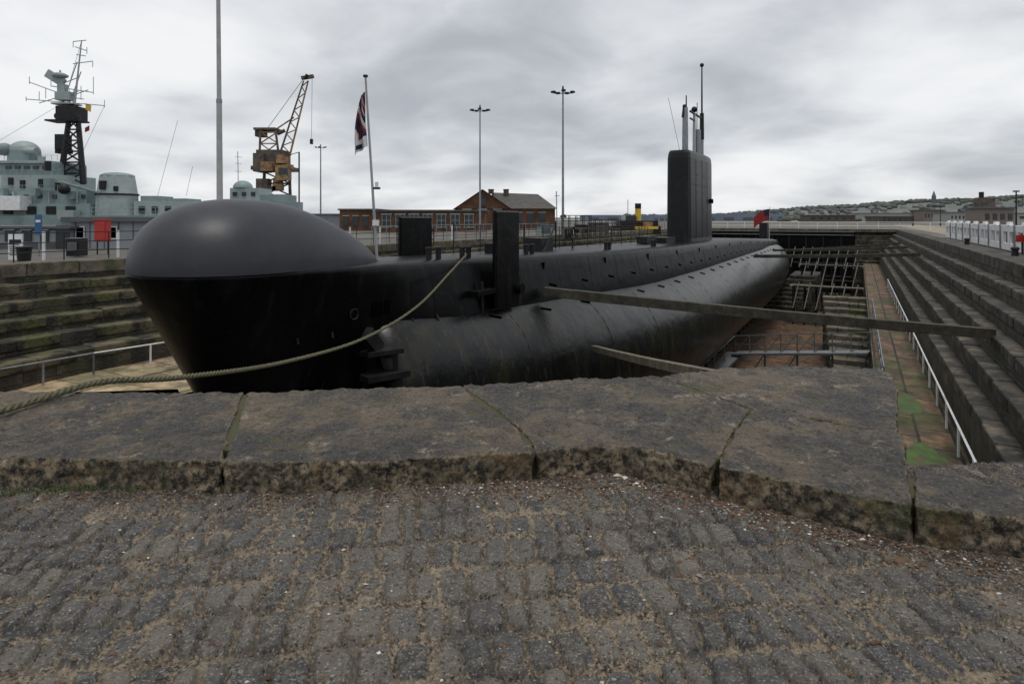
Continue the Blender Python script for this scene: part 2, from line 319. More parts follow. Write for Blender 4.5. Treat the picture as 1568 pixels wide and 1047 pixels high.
def mixc(f,a,bb):
    x=n.new('ShaderNodeMix'); x.data_type='RGBA'
    for s_,v in((0,f),(6,a),(7,bb)):
        if isinstance(v,tuple): x.inputs[s_].default_value=(*v,1)
        elif isinstance(v,float): x.inputs[s_].default_value=v
        else: l.new(v,x.inputs[s_])
    return x.outputs[2]
def mr(v,a,b_,c=0,d_=1):
    x=n.new('ShaderNodeMapRange'); x.inputs[1].default_value=a;x.inputs[2].default_value=b_;x.inputs[3].default_value=c;x.inputs[4].default_value=d_; l.new(v,x.inputs[0]); return x.outputs[0]
def mul(a,b_):
    x=n.new('ShaderNodeMath'); x.operation='MULTIPLY'; l.new(a,x.inputs[0])
    if isinstance(b_,float): x.inputs[1].default_value=b_
    else: l.new(b_,x.inputs[1])
    return x.outputs[0]
sc_=mixc(sp.outputs[1],(0.030,0.030,0.031),(0.135,0.116,0.092))
sc_=mixc(mr(noise(26),.44,.62,0,.75),sc_,(0.155,0.138,0.112))
sc_=mixc(mr(noise(2.2,4),.46,.60,0,.5),sc_,(0.046,0.051,0.060))
gc=mixc(mr(noise(50,6,.75),.40,.58),(0.016,0.012,0.009),(0.27,0.21,0.14))
gc=mixc(mr(noise(5),.50,.62,0,.65),gc,(0.30,0.24,0.165))
gc=mixc(mr(noise(3.1),.54,.64,0,.6),gc,(0.042,0.032,0.022))
gc=mixc(mul(sp.outputs[2],mr(noise(11),.38,.52,.5,1)),gc,(0.028,0.018,0.013))
c=mixc(sp.outputs[0],gc,sc_)
c=mixc(mr(noise(100,3),.57,.64,0,.7),c,(0.34,0.30,0.25))
c=mixc(mr(noise(75,3),.57,.64,0,.9),c,(0.009,0.008,0.007))
l.new(c,b.inputs['Base Color'])
bp=n.new('ShaderNodeBump'); bp.inputs['Strength'].default_value=1; bp.inputs['Distance'].default_value=.012; l.new(noise(65,8,.75),bp.inputs['Height']); l.new(bp.outputs[0],b.inputs['Normal'])
me.materials.append(m); o=bpy.data.objects.new('cobblestone_paving',me); scene.collection.objects.link(o)

# ------------------------------------------------------------------ foreground coping stones
m=bpy.data.materials.new('granite_coping'); m.use_nodes=True; n,l=nt(m); b=n['Principled BSDF']; b.inputs['Roughness'].default_value=.60
tc=n.new('ShaderNodeTexCoord'); ge=n.new('ShaderNodeNewGeometry'); sx=n.new('ShaderNodeSeparateXYZ'); l.new(ge.outputs['Normal'],sx.inputs[0])
c=mixc(mr(noise(1.5,6,.65),.43,.58),(0.028,0.0265,0.025),(0.100,0.076,0.050))
c=mixc(mr(noise(7,8,.75),.50,.60,0,.6),c,(0.16,0.118,0.074))
c=mixc(mr(noise(2.4,8,.7),.48,.56,0,.75),c,(0.023,0.023,0.0235))
c=mixc(mr(noise(3.4,10,.85),.575,.61,0,.85),c,(0.27,0.22,0.16))
side=mixc(mr(noise(20,8,.75),.43,.57),(0.009,0.008,0.006),(0.30,0.235,0.15))
side=mixc(mr(noise(3.5),.45,.60,0,.6),side,(0.032,0.028,0.017))
side=mixc(mr(noise(3.3),.56,.63,0,.6),side,(0.16,0.095,0.035))
side=mixc(mr(noise(2.7),.57,.62,0,.6),side,(0.05,0.062,0.016))
c=mixc(mr(sx.outputs[2],.60,.95),side,c)
c=mixc(mr(noise(60,3),.57,.65,0,.5),c,(0.21,0.18,0.135))
c=mixc(mr(noise(52,3),.57,.64,0,.8),c,(0.007,0.0065,0.006))
l.new(c,b.inputs['Base Color'])
bp=n.new('ShaderNodeBump'); bp.inputs['Strength'].default_value=1; bp.inputs['Distance'].default_value=.022; l.new(noise(28,10,.75),bp.inputs['Height']); l.new(bp.outputs[0],b.inputs['Normal'])
M['granite']=m
M['moss']=mk('joint_soil',(0.06,0.05,0.028),(0.05,0.06,0.02),20,0.95,.5,60)
CH=1.37
def P(x,y): return ((x-784)*CH/(y-335),F*CH/(y-335))
tex1=bpy.data.textures.new('c1','CLOUDS'); tex1.noise_scale=.28; tex1.noise_depth=4
tex2=bpy.data.textures.new('c2','CLOUDS'); tex2.noise_scale=.055; tex2.noise_depth=4
stones=[
 [(-4.35,3.39),P(0,700),P(170,703),P(338,706),P(374,599),P(0,598),(-4.3,4.72)],
 [(-6.2,3.42),(-4.38,3.39),(-4.33,4.72),(-6.1,4.9)],
 [(-9,3.45),(-6.23,3.42),(-6.13,4.9),(-8.6,5.5)],
 [P(341,706),P(600,702),P(820,690),P(794,655),P(763,630),P(704,588),P(540,592),P(377,598)],
 [P(823,690),P(880,682),P(950,681),P(1020,692),P(1093,713),P(1120,662),P(1151,624),P(1080,600),P(1005,573),P(850,580),P(706,588),P(766,629),P(797,655)],
 [P(1153,623),P(1260,641),P(1376,661),P(1376,600),P(1368,572),P(1345,561),P(1220,558),P(1110,561),P(1008,572),P(1081,599)],
 [P(1095,714),P(1200,735),P(1300,755),P(1398,775),P(1392,712),P(1382,663),P(1260,643),P(1153,625),P(1122,664)],
 [P(1401,776),P(1480,785),P(1568,795),(3.25,2.38),(3.45,2.66),P(1568,744),P(1480,726),P(1396,713)],
 [(3.28,2.37),(5.3,1.5),(5.45,1.8),(3.48,2.65)]]
for i,pts in enumerate(stones):
    bm=bmesh.new(); g=random.uniform(-.010,.010); hh=.237+g
    vs=[bm.verts.new((x,y,-.12)) for x,y in pts]; f=bm.faces.new(vs)
    bmesh.ops.recalc_face_normals(bm,faces=[f]); ex=bmesh.ops.extrude_face_region(bm,geom=[f])
    for v in ex['geom']:
        if isinstance(v,bmesh.types.BMVert): v.co.z=hh
    bmesh.ops.recalc_face_normals(bm,faces=bm.faces)
    me=bpy.data.meshes.new('coping_stone'); bm.to_mesh(me); bm.free(); me.materials.append(M['granite'])
    o=bpy.data.objects.new('coping_stone' ,me); scene.collection.objects.link(o)
    bv=o.modifiers.new('b','BEVEL'); bv.width=.02; bv.segments=2; bv.limit_method='ANGLE'; bv.angle_limit=math.radians(50)
    rm=o.modifiers.new('r','REMESH'); rm.mode='VOXEL'; rm.voxel_size=.010 if i not in(1,2,8) else .03; rm.use_smooth_shade=True
    for tx,stg in((tex1,.055),(tex2,.036)):
        dm=o.modifiers.new('d','DISPLACE'); dm.texture=tx; dm.strength=stg; dm.mid_level=.62; dm.texture_coords='GLOBAL'
mb=MB(); mb.prism([(-8.5,3.6),(-2.9,3.5),(.14,3.6),(.66,3.7),(1.15,3.45),(1.95,2.95),(2.2,2.9),(2.12,3.35),(3.2,5.1),(3.2,5.35),(1.98,5.32),(-.46,4.76),(-4.1,4.55),(-8.3,5.2)],0.002,.205,'moss')
mb.finish('joint_mortar')

# grit, leaves and litter
mb=MB(); M['leafw']=mk('litter_pale',(0.6,0.58,0.54),(0.4,0.37,0.32),30,.8); M['leafb']=mk('litter_brown',(0.13,0.075,0.04),(0.06,0.032,0.02),30,.8); M['leafg']=mk('pebble_grey',(0.25,0.23,0.20),(0.13,0.12,0.11),30,.8)
def flake(x,y,z,r,k,flat=.35):
    n_=random.choice((4,5,6)); a0=random.random()*6.28; e=random.uniform(.4,1)
    ring=[(x+r*math.cos(a0+6.283*i/n_)*random.uniform(.7,1.2),y+r*e*math.sin(a0+6.283*i/n_)*random.uniform(.7,1.2),z+random.uniform(0,r*flat)) for i in range(n_)]
    mb.add(ring+[(x,y,z+r*flat*1.5)],[(i,(i+1)%n_,n_) for i in range(n_)],k)
def zat(x,y): return float(Hh[min(ny-1,max(0,int((y-1.0)/st))),min(nx-1,max(0,int((x+4.6)/st)))])
for i in range(6500):
    if random.random()<.5:
        x=random.gauss(.9,1.1); y=np.interp(x,curbX,curbY)-abs(random.gauss(0,.13))-.01
    elif random.random()<.35: x=random.uniform(-3.5,3.5); y=np.interp(x,curbX,curbY)-abs(random.gauss(0,.15))-.01
    else: x=random.uniform(-3.5,3.5); y=random.uniform(1.7,3.4)
    if y>np.interp(x,curbX,curbY)-.012: continue
    k=random.choices(('leafw','leafb','leafg'),(.09,.45,.46))[0]
    flake(x,y,zat(x,y),random.choice((.003,.004,.005,.0075,.010)) if k!='leafb' else random.uniform(.004,.016),k,.4)
for (px,py,r,k) in((945,742,.030,'leafw'),(958,746,.022,'leafw'),(975,750,.02,'leafw'),(1320,838,.018,'leafw'),(560,903,.015,'leafw'),(450,830,.012,'leafw'),(683,752,.014,'leafw'),(1380,868,.034,'leafb'),(1340,990,.024,'leafb'),(1010,1000,.016,'leafb'),(1070,885,.02,'leafg'),(900,850,.016,'leafw'),(1115,790,.012,'leafw'),(1240,830,.014,'leafw')):
    Y=1.59*F/(py-335); x=at(px,Y); flake(x,Y,zat(x,Y),r,k,.5)
mb.finish('leaf_litter')
M['weed']=mk('weed_green',(0.06,0.10,0.02),(0.04,0.06,0.015),30,.8)
mb=MB()
for i in range(420):
    x=random.choice((random.gauss(-2.5,.28),random.gauss(-2.0,.3),random.gauss(-1.2,.1),random.gauss(-2.7,.2))); y=np.interp(x,curbX,curbY)-abs(random.gauss(0,.02))-.005; z=zat(x,y)
    h_=random.uniform(.01,.04); a_=random.random()*6.28; dx,dy=.012*math.cos(a_),.012*math.sin(a_)
    mb.add([(x-.004,y,z),(x+.004,y,z),(x+dx,y+dy,z+h_)],[(0,1,2)],'weed')
mb.finish('weeds')

# ------------------------------------------------------------------ mooring rope
pts=[(-1.25,16.1,.62),(-1.53,14.6,.28),(-1.97,12.3,-.22),(-2.44,9.8,-.38),(-2.87,7.5,-.22),(-3.2,5.77,.05),(-3.36,4.95,.24),(-3.42,4.62,.275),(-3.5,4.3,.27),(-3.58,4.0,.265),(-3.72,3.6,.265),(-3.9,3.2,.10),(-4.3,2.8,.05),(-5,2.7,.05)]
def catmull(p,n=10):
    out=[];p=[Vector(q) for q in p]; p=[2*p[0]-p[1]]+p+[2*p[-1]-p[-2]]
    for i in range(1,len(p)-2):
        for j in range(n):
            t=j/n;out.append(.5*((2*p[i])+(-p[i-1]+p[i+1])*t+(2*p[i-1]-5*p[i]+4*p[i+1]-p[i+2])*t*t+(-p[i-1]+3*p[i]-3*p[i+1]+p[i+2])*t**3))
    out.append(p[-2]); return out
base=catmull(pts,60)
cu=bpy.data.curves.new('mooring_rope','CURVE'); cu.dimensions='3D'; cu.bevel_depth=.0145; cu.bevel_resolution=2
for k in range(3):
    sp_=cu.splines.new('POLY'); sp_.points.add(len(base)-1); s_=0
    for i,p in enumerate(base):
        t=(base[min(i+1,len(base)-1)]-base[max(i-1,0)]).normalized()
        if i: s_+=(base[i]-base[i-1]).length
        u_=t.cross(Vector((0,0,1))).normalized(); v_=u_.cross(t); a_=s_*2*math.pi/.16+k*2.094
        p2=p+(u_*math.cos(a_)+v_*math.sin(a_))*.0145; sp_.points[i].co=(*p2,1)
cu.materials.append(M['rope']); o=bpy.data.objects.new('mooring_rope',cu); scene.collection.objects.link(o)

# ------------------------------------------------------------------ SUBMARINE
sub=empty('submarine')
itp=lambda tab,s: float(np.interp(s,[a for a,_ in tab],[b for _,b in tab]))
WD=[(-4.2,1.4),(-2.5,1.36),(0,1.2),(3,1.32),(8,1.6),(15,1.95),(25,2.1),(50,2.1),(65,1.6),(75,.9),(84,.25)]
ZD=[(-5.6,.66),(0,.58),(10,.37),(20,.19),(30,.08),(40,0),(50,-.3),(65,-.8),(75,-1.2),(84,-1.9)]
KS=[0,.03,.09,.18,.45,1,1.6,2.3,3.2,4.5,6]
aft=[-.30,-.16,-.06,0,.06,.16,.3,.3,.3,.2,0]
def hullw(s,k):
    wd=itp(WD,s); wa=wd+float(np.interp(k,KS,aft)); r=max(.25,1.4-.29*k)-(0.03 if k<.02 else 0)
    f=min(1,max(0,(s+3.5)/5)); f=f*f*(3-2*f); return r*(1-f)+wa*f
cols=[('n',a) for a in np.linspace(0,90,13)]+[('s',s) for s in list(np.arange(-3.6,6,.8))+list(np.arange(6,50,2.0))+list(np.arange(50,85,2.5))]
V=[];Fc=[]
def hp(c,k,sg):
    if c[0]=='n':
        r=hullw(-4.2,k); cc=-4.2+.2*k; a_=math.radians(c[1]); s=cc-r*math.cos(a_); w=r*math.sin(a_)
        return S(s,sg*w,itp(ZD,s)-k)
    s=c[1]; f=min(1,max(0,(s+3.6)/5)); s2=s+.2*k*(1-f); return S(s2,sg*hullw(s,k),itp(ZD,s)-k)
nc=len(cols);nk=len(KS)
for sg in(1,-1):
    o0=len(V)
    for c in cols:
        for k in KS: V.append(hp(c,k,sg))
    for j in range(nc-1):
        for i in range(nk-1):
            q=[o0+j*nk+i,o0+(j+1)*nk+i,o0+(j+1)*nk+i+1,o0+j*nk+i+1]
            Fc.append(q if sg<0 else q[::-1])
off=nc*nk
for j in range(nc-1): Fc.append([j*nk,(j+1)*nk,off+(j+1)*nk,off+j*nk])
me=bpy.data.meshes.new('casing'); me.from_pydata(V,[],Fc); me.materials.append(M['black']); me.polygons.foreach_set('use_smooth',[True]*len(Fc))
bm=bmesh.new(); bm.from_mesh(me); bmesh.ops.remove_doubles(bm,verts=bm.verts,dist=.002); bmesh.ops.recalc_face_normals(bm,faces=bm.faces); bm.to_mesh(me); bm.free()
o=bpy.data.objects.new('bow_and_casing',me); scene.collection.objects.link(o); o.parent=sub
def loft(name,st,mat,n=40,parent=sub):
    V=[];Fc=[]
    for (s,rw,rz,zc,e) in st:
        for i in range(n):
            a_=2*math.pi*i/n; c=math.cos(a_);s1=math.sin(a_)
            V.append(S(s,rw*math.copysign(abs(c)**(2/e),c),zc+rz*math.copysign(abs(s1)**(2/e),s1)))
    for j in range(len(st)-1):
        for i in range(n): q=(i+1)%n; Fc.append([j*n+i,j*n+q,(j+1)*n+q,(j+1)*n+i])
    Fc.append(list(range(n))[::-1]);Fc.append([(len(st)-1)*n+i for i in range(n)])
    me=bpy.data.meshes.new(name); me.from_pydata(V,[],Fc); me.materials.append(M[mat]); me.polygons.foreach_set('use_smooth',[True]*(len(Fc)-2)+[False]*2)
    bm=bmesh.new(); bm.from_mesh(me); bmesh.ops.recalc_face_normals(bm,faces=bm.faces); bm.to_mesh(me); bm.free()
    o=bpy.data.objects.new(name,me); scene.collection.objects.link(o); o.parent=parent; return o
key=[(-1.35,1.72,2.2,-2.95,2.6),(-1.1,1.98,2.45,-2.92,2.6),(-.7,2.08,2.55,-2.95,2.6),(2,2.5,2.7,-3.2,2.4),(5,2.9,2.8,-3.4,2.3),(8,3.25,2.95,-3.6,2.25),(12,3.6,3.05,-3.8,2.2),(16,3.85,3.15,-3.95,2.15),(20,4.0,3.2,-4,2.1),(28,4.05,3.2,-4,2.1),(40,4.05,3.2,-4,2.1),(50,4.0,3.15,-4,2.1),(58,3.75,3.0,-3.95,2.1),(66,3.2,2.7,-3.85,2.05),(74,2.3,2.1,-3.7,2),(81,1.2,1.3,-3.5,2),(86,.3,.3,-3.4,2)]
ss=[k[0] for k in key]
stn=key[:3]+[tuple([s]+[float(np.interp(s,ss,[k[i] for k in key])) for i in range(1,5)]) for s in np.arange(1,86,1.5)]
loft('saddle_tank',stn,'tank',48)
DH=[(-5.6,0),(-5.52,.42),(-5.35,.72),(-5.05,1.0),(-4.6,1.2),(-4.1,1.31),(-3.5,1.345),(-3,1.30),(-2.4,1.17),(-1.8,.97),(-1.2,.72),(-.7,.47),(-.3,.22),(-.05,.0)]
DW=[(-5.6,.0),(-5.55,.35),(-5.4,.70),(-5.1,1.05),(-4.7,1.29),(-4.2,1.4),(-3.5,1.38),(-2.8,1.28),(-2,1.08),(-1.2,.78),(-.6,.48),(-.2,.2),(-.05,.0)]
V=[];Fc=[];ns=60;na=28
u_=0.5-0.5*np.cos(np.linspace(0,math.pi,ns)); svals=-5.6+u_*5.55
pi=math.pi
def smooth(tab,s):
    xs=np.array([a for a,_ in tab]); ys=np.array([b for _,b in tab]); 
    m_=np.gradient(ys,xs); i=min(len(xs)-2,max(0,np.searchsorted(xs,s)-1)); h=xs[i+1]-xs[i]; t=(s-xs[i])/h
    return float(max(0,(2*t**3-3*t*t+1)*ys[i]+(t**3-2*t*t+t)*h*m_[i]+(-2*t**3+3*t*t)*ys[i+1]+(t**3-t*t)*h*m_[i+1]))
for s in svals:
    h_=smooth(DH,s); w_=smooth(DW,s)
    if s<-4.2: w_=1.4*math.sqrt(max(0,1-((s+4.2)/1.4)**2))
    if s<-3.6: h_=1.345*max(0,1-(abs(s+3.6)/2.0)**2.4)**(1/2.4)
    for i in range(na+1):
        a_=pi*i/na; V.append(S(s,w_*math.copysign(abs(math.cos(a_))**.93,math.cos(a_)),itp(ZD,s)+h_*math.sin(a_)**.93))
for j in range(ns-1):
    for i in range(na): Fc.append([j*(na+1)+i,(j+1)*(na+1)+i,(j+1)*(na+1)+i+1,j*(na+1)+i+1])
me=bpy.data.meshes.new('dome'); me.from_pydata(V,[],Fc); me.materials.append(M['dome']); me.polygons.foreach_set('use_smooth',[True]*len(Fc))
bm=bmesh.new(); bm.from_mesh(me); bmesh.ops.remove_doubles(bm,verts=bm.verts,dist=.002); bmesh.ops.recalc_face_normals(bm,faces=bm.faces); bm.to_mesh(me); bm.free()
o=bpy.data.objects.new('sonar_dome',me); scene.collection.objects.link(o); o.parent=sub
mb=MB()
half=[(28,.0),(28.0,.45),(28.12,.68),(28.4,.80),(30,.85),(33,.83),(35,.68),(36.5,.42),(37.4,.16),(37.6,0)]
plan=half+[(s,-w) for s,w in half[::-1][1:-1]]
lev=[(-.4,1.06,0),(.0,1.04,0),(.3,1.0,0),(3,.98,0),(5.6,.95,.0),(5.95,.90,.08),(6.12,.80,.2)]
V=[];n_=len(plan)
for z,sc,sh in lev:
    for s,w in plan: V.append(S(32.5+(s-32.5)*(1-sh*.12),w*sc,z+0.015*(s-28)*(z>5)))
Fc=[[j*n_+i,j*n_+(i+1)%n_,(j+1)*n_+(i+1)%n_,(j+1)*n_+i] for j in range(len(lev)-1) for i in range(n_)]
Fc.append([(len(lev)-1)*n_+i for i in range(n_)]); mb.add(V,Fc,'sail',False)
c=S(34.2,.86,2.9); mb.box(c,(.9,.12,.32),'hole',math.atan2(DY,DX)); 
for s in(30,32,34): 
    for z in(1,2.2,3.4,4.6): mb.box(S(s,.835,z),(.25,.04,.03),'dark',math.atan2(DY,DX))
for z in(1.9,3.9): mb.beam(S(28.6,.835,z),S(33,.83,z),.02,.025,'sail')
for s in(29.6,31.4,33): mb.beam(S(s,.855,.3),S(s,.825,5.7),.02,.02,'sail')
for s,w,zt,r in((29.3,.25,9.1,.14),(30.2,-.1,8.6,.17),(31.6,.2,8.3,.09),(32.6,0,9.2,.12),(35.0,0,9.6,.14)):
    mb.cyl(S(s,w,6),S(s,w,zt),r,'galv' if r>.13 else 'polegrey',r*.8,n=10)
mb.cyl(S(29.3,.25,9.1),S(29.3,.25,9.9),.05,'dark',.04)
mb.cyl(S(30.2,-.1,8.6),S(30.2,-.1,9.3),.2,'dark',.12,n=10); mb.ball(S(30.2,-.1,9.35),.14,'dark')
mb.beam(S(31.4,0,9.2),S(34.8,0,9.2),.12,.12,'dark'); mb.beam(S(31.4,0,8.7),S(32.6,0,8.7),.1,.1,'dark')
mb.cyl(S(35,0,9.3),S(35,0,13.2),.075,'dark',.05); mb.ball(S(35,0,13.25),.16,'dark'); mb.cyl(S(35,0,7.6),S(35,0,9.6),.17,'dark',.15,n=10)
mb.ball(S(32.6,0,9.5),.22,'dark'); mb.cyl(S(33.8,0,6),S(33.8,0,8.2),.22,'galv',.2,n=10)
mb.cyl(S(28.6,0,6.1),S(28.0,-.6,9.6),.015,'dark',n=5); mb.cyl(S(32,.3,6.1),S(32.2,.3,9.9),.03,'dark',n=5)
mb.finish('sail_and_masts',0.02,sub)
mb=MB(); rz=math.atan2(DY,DX)
def plate(s0,s1,w,z0,z1,th=.11):
    pts=[(s0,z0),(s1,z0),(s1,z1),(s0,z1)]; V=[]
    for ww,ins in((w-th/2,.04),(w,0),(w+th/2,.04)):
        for i,(s,z) in enumerate(pts): V.append(S(s+(ins if i in(0,3) else -ins),ww,z+(ins if i<2 else -ins)))
    f=[[0,1,2,3],[11,10,9,8]]
    for q in range(2):
        for i in range(4): j=(i+1)%4; f.append([q*4+i,q*4+j,q*4+4+j,q*4+4+i])
    mb.add(V,f,'black')
plate(2.75,4.0,1.72,-.85,1.82,.16); plate(2.7,4.2,-1.62,.2,1.66,.16)
mb.box(S(3.4,1.5,-.55),(1.0,.5,.16),'black',rz+0.0); mb.box(S(2.3,1.62,-.35),(.9,.35,.13),'black',rz); mb.cyl(S(3.9,1.4,-.4),S(3.9,1.95,-.4),.16,'black',n=12)
mb.cyl(S(4.3,1.6,-.9),S(4.3,1.6,-.1),.06,'dark'); mb.cyl(S(2.4,1.55,-1.0),S(2.4,1.55,-.1),.05,'dark')
def side(s,k,d=0.0): return S(s,hullw(s,k)+d,itp(ZD,s)-k)
def ring(c,r,t,k='black'):
    for i in range(16):
        a0=6.2832*i/16;a1=6.2832*(i+1)/16
        p0=(c[0]+DX*r*math.cos(a0),c[1]+DY*r*math.cos(a0),c[2]+r*math.sin(a0)); p1=(c[0]+DX*r*math.cos(a1),c[1]+DY*r*math.cos(a1),c[2]+r*math.sin(a1))
        mb.cyl(p0,p1,t,k,n=6)
ring(side(-1.9,1.0),.11,.02,'dark'); mb.box(side(-1.15,.95,-.012),(.55,.04,.30),'hole',rz)
mb.prism([S(-1.9,1.35,0)[:2],S(-1.2,1.35,0)[:2],S(-1.2,1.95,0)[:2],S(-1.9,1.6,0)[:2]],-1.25,-1.15,'dark')
mb.prism([S(-1.9,1.35,0)[:2],S(-1.1,1.35,0)[:2],S(-1.1,2.05,0)[:2],S(-2.0,1.7,0)[:2]],-1.75,-1.62,'dark')
mb.beam(S(-1.5,1.5,-1.15),S(-1.9,1.55,-.75),.16,.3,'dark'); mb.beam(S(-1.3,1.8,-1.7),S(-1.3,1.8,-1.2),.1,.1,'dark')
ring(side(-2.6,2.3),.25,.02)
for s in(-3.2,-2.4,-.9,-.2,.6): mb.cyl(side(s,1.3,.0),side(s,1.42,.05),.03,'dark',n=6)
M['seam']=mk('weld_seam',(0.007,0.007,0.008),(0.012,0.012,0.012),8,.5,spec=.2)
for s in list(np.arange(-2.8,2.5,1.7))+list(np.arange(4.6,70,2.35)):
    kk=[.2,.6,1.0,1.35] if s>0 else [.1,.6,1.2,1.8,2.3]
    for k0,k1 in zip(kk[:-1],kk[1:]): mb.beam(side(s,k0,.001),side(s,k1,.001),.010,.012,'seam')
for i,s in enumerate(np.arange(6.2,70,2.3)):
    mb.beam(side(s,.96,.004),side(s+.42,1.04,.004),.03,.07,'hole')
for i,s in enumerate(np.arange(6,66,4.7)): mb.box(side(s,.40,.0),(.12,.03,.30),'hole',rz)
def tk(s,deg,d=0):
    rw,rzz,zc,ee=[float(np.interp(s,ss,[k[i] for k in key])) for i in(1,2,3,4)]; a_=math.radians(deg)
    return S(s,(rw+d)*math.cos(a_)**(2/ee),zc+(rzz+d)*math.sin(a_)**(2/ee))
for s in np.arange(2.5,58,2.6):
    mb.beam(tk(s,52,.004),tk(s+.42,49,.004),.04,.07,'hole')
for s in (3.4,8.1,12.2,17.0,21,26.5,31,37,42,48):
    dg=[58,50,42,34,26,18,10,2]
    for d0,d1 in zip(dg[:-1],dg[1:]): mb.beam(tk(s,d0,-.001),tk(s,d1,-.001),.014,.012,'seam')
for s,w in((1.2,.7),(1.6,.7),(2.4,.9),(2.7,.9),(6,.9),(6.4,.9),(12,1.3),(12.4,1.3),(18,1.4),(18.4,1.4),(24,1.4)):
    z=itp(ZD,s); mb.cyl(S(s,w,z-.05),S(s,w,z+.26),.075,'dark',n=10); mb.cyl(S(s,w,z+.26),S(s,w,z+.31),.10,'dark',n=10)
for s in np.arange(5,27,1.6):
    z=itp(ZD,s); mb.cyl(S(s,-1.3,z),S(s,-1.3,z+.95),.02,'dark',n=5)
for h_ in(.5,.92): 
    for s in np.arange(5,25.5,1.6): mb.cyl(S(s,-1.3,itp(ZD,s)+h_),S(s+1.6,-1.3,itp(ZD,s+1.6)+h_),.009,'dark',n=5)
mb.box(S(6.2,-.2,.60),(1.1,.6,.36),'dark',rz); mb.box(S(9.2,-.3,.62),(1.0,.7,.5),'dark',rz); mb.beam(S(8.5,.2,.3),S(10,-.1,1.2),.06,.06,'dark')
mb.cyl(S(8.0,-.3,.4),S(8.0,-.3,1.35),.035,'dark'); mb.cyl(S(10.6,-.3,.4),S(10.6,-.3,1.5),.035,'dark'); mb.cyl(S(8.0,-.3,1.3),S(10.6,-.3,1.45),.012,'dark')
for a_ in range(10): mb.cyl(S(12+.25*math.cos(a_*.63),-.2,1.0+.25*math.sin(a_*.63)),S(12+.25*math.cos(a_*.63+.63),-.2,1.0+.25*math.sin(a_*.63+.63)),.035,'dark',n=5)
mb.cyl(S(12,-.2,.3),S(12,-.2,.8),.04,'dark')
mb.box(S(22,-.2,.4),(1.5,.6,.4),'dark',rz)
mb.box(S(69,0,.0),(1.6,.9,2.2),'dark',rz); mb.box(S(24.8,.0,.3),(2.0,.9,.35),'dark',rz)
mb.finish('hull_fittings',.006,sub)

# jack staff with flag
mb=MB(); mb.cyl(S(0.05,0,.5),S(-.25,-.1,5.05),.036,'polegrey',.024,n=10); mb.cyl(S(-.25,-.1,5.05),S(-.25,-.1,5.1),.06,'dark')
mb.box(S(.0,.03,2.35),(.16,.1,.05),'dark'); mb.cyl(S(-.02,.05,2.37),S(-.02,.05,2.5),.04,'white',n=8); mb.box(S(.05,-.02,1.35),(.16,.08,.02),'galv'); mb.box(S(0,.0,1.5),(.14,.12,.14),'white')
nu,nv=15,26; V=[]
for j in range(nv):
    v=j/(nv-1); 
    for i in range(nu):
        u=i/(nu-1); wd=.34*(.25+.9*v**.8)*(1-.15*v); z=4.72-1.35*v-.10*u*(1-v)-.22*u*v
        fold=.06*math.sin(u*11+v*3)*(0.3+v); V.append(tuple(Vector(S(-.22+.012*v,-.1,0))+Vector((-.03-u*wd-.05*v*v*math.sin(v*5),fold,z))))
for j in range(nv-1):
    for i in range(nu-1):
        u=i/(nu-1);v=j/(nv-1); t=(v*1.2+u*.55)
        k='navy' if .10<t<1.15 else 'whitecloth'
        if abs(t-.42)<.05 or abs(u-.15-.5*v)<.07: k='redcloth'
        if abs(t-.34)<.02 or abs(t-.50)<.02: k='whitecloth'
        if abs(t-.72)<.05: k='whitecloth'
        if abs(t-.84)<.04: k='redcloth'
        if v>.78: k='whitecloth'
        if .84<v<.93 and .4<u<.85: k='navy'
        mb.add([V[j*nu+i],V[j*nu+i+1],V[(j+1)*nu+i+1],V[(j+1)*nu+i]],[(0,1,2,3)],k,True)
mb.finish('flagpole')
mb=MB(); mb.cyl(S(74,0,-1.3),S(74.5,0,3.2),.05,'polegrey',.03); 
V=[]
for j in range(6):
    for i in range(9): 
        p=Vector(S(74.4,0,2.9-j*.3)); V.append(tuple(p+Vector((-i*.27,.1*math.sin(i*1.3),-i*i*.018))))
for j in range(5):
    for i in range(8): mb.add([V[j*9+i],V[j*9+i+1],V[(j+1)*9+i+1],V[(j+1)*9+i]],[(0,1,2,3)],'redcloth' if not(i<3 and j<3) else 'navy',True)
mb.finish('stern_flag')

# ------------------------------------------------------------------ shores
def shore(p,q,w,h,k='timber'):
    mb=MB(); p=Vector(p);q=Vector(q);n_=14
    for i in range(n_):
        a=p.lerp(q,i/n_);b=p.lerp(q,(i+1)/n_); a.z+=-.05*math.sin(i/n_*3.14);b.z+=-.05*math.sin((i+1)/n_*3.14); mb.beam(a,b,w*random.uniform(.98,1.02),h*random.uniform(.97,1.03),k)
    mb.finish('timber_shore',.012)
shore((1.0,18.3,-.66),(13.5,16.5,-1.62),.28,.28)
shore((2.5,18.0,-2.36),(3.5,5.9,-.25),.17,.17,'timber_pale')
def shA(s,z,t2,k=.25,lv=(3.7,-1.0)): 
    w=float(np.interp(s,ss,[q[1] for q in key]))*.8; shore(S(s,w,z),(*A(lv[0],t2),lv[1]+.1),k,k)
shA(38,-1.3,50); shA(50,-1.4,62,k=.2); shA(62,-2,72,k=.2)
for s in(12,30,46): shore(S(s,-2.8,-2.0),(*A(-20.3,s+10.8),-2.1),.28,.28)

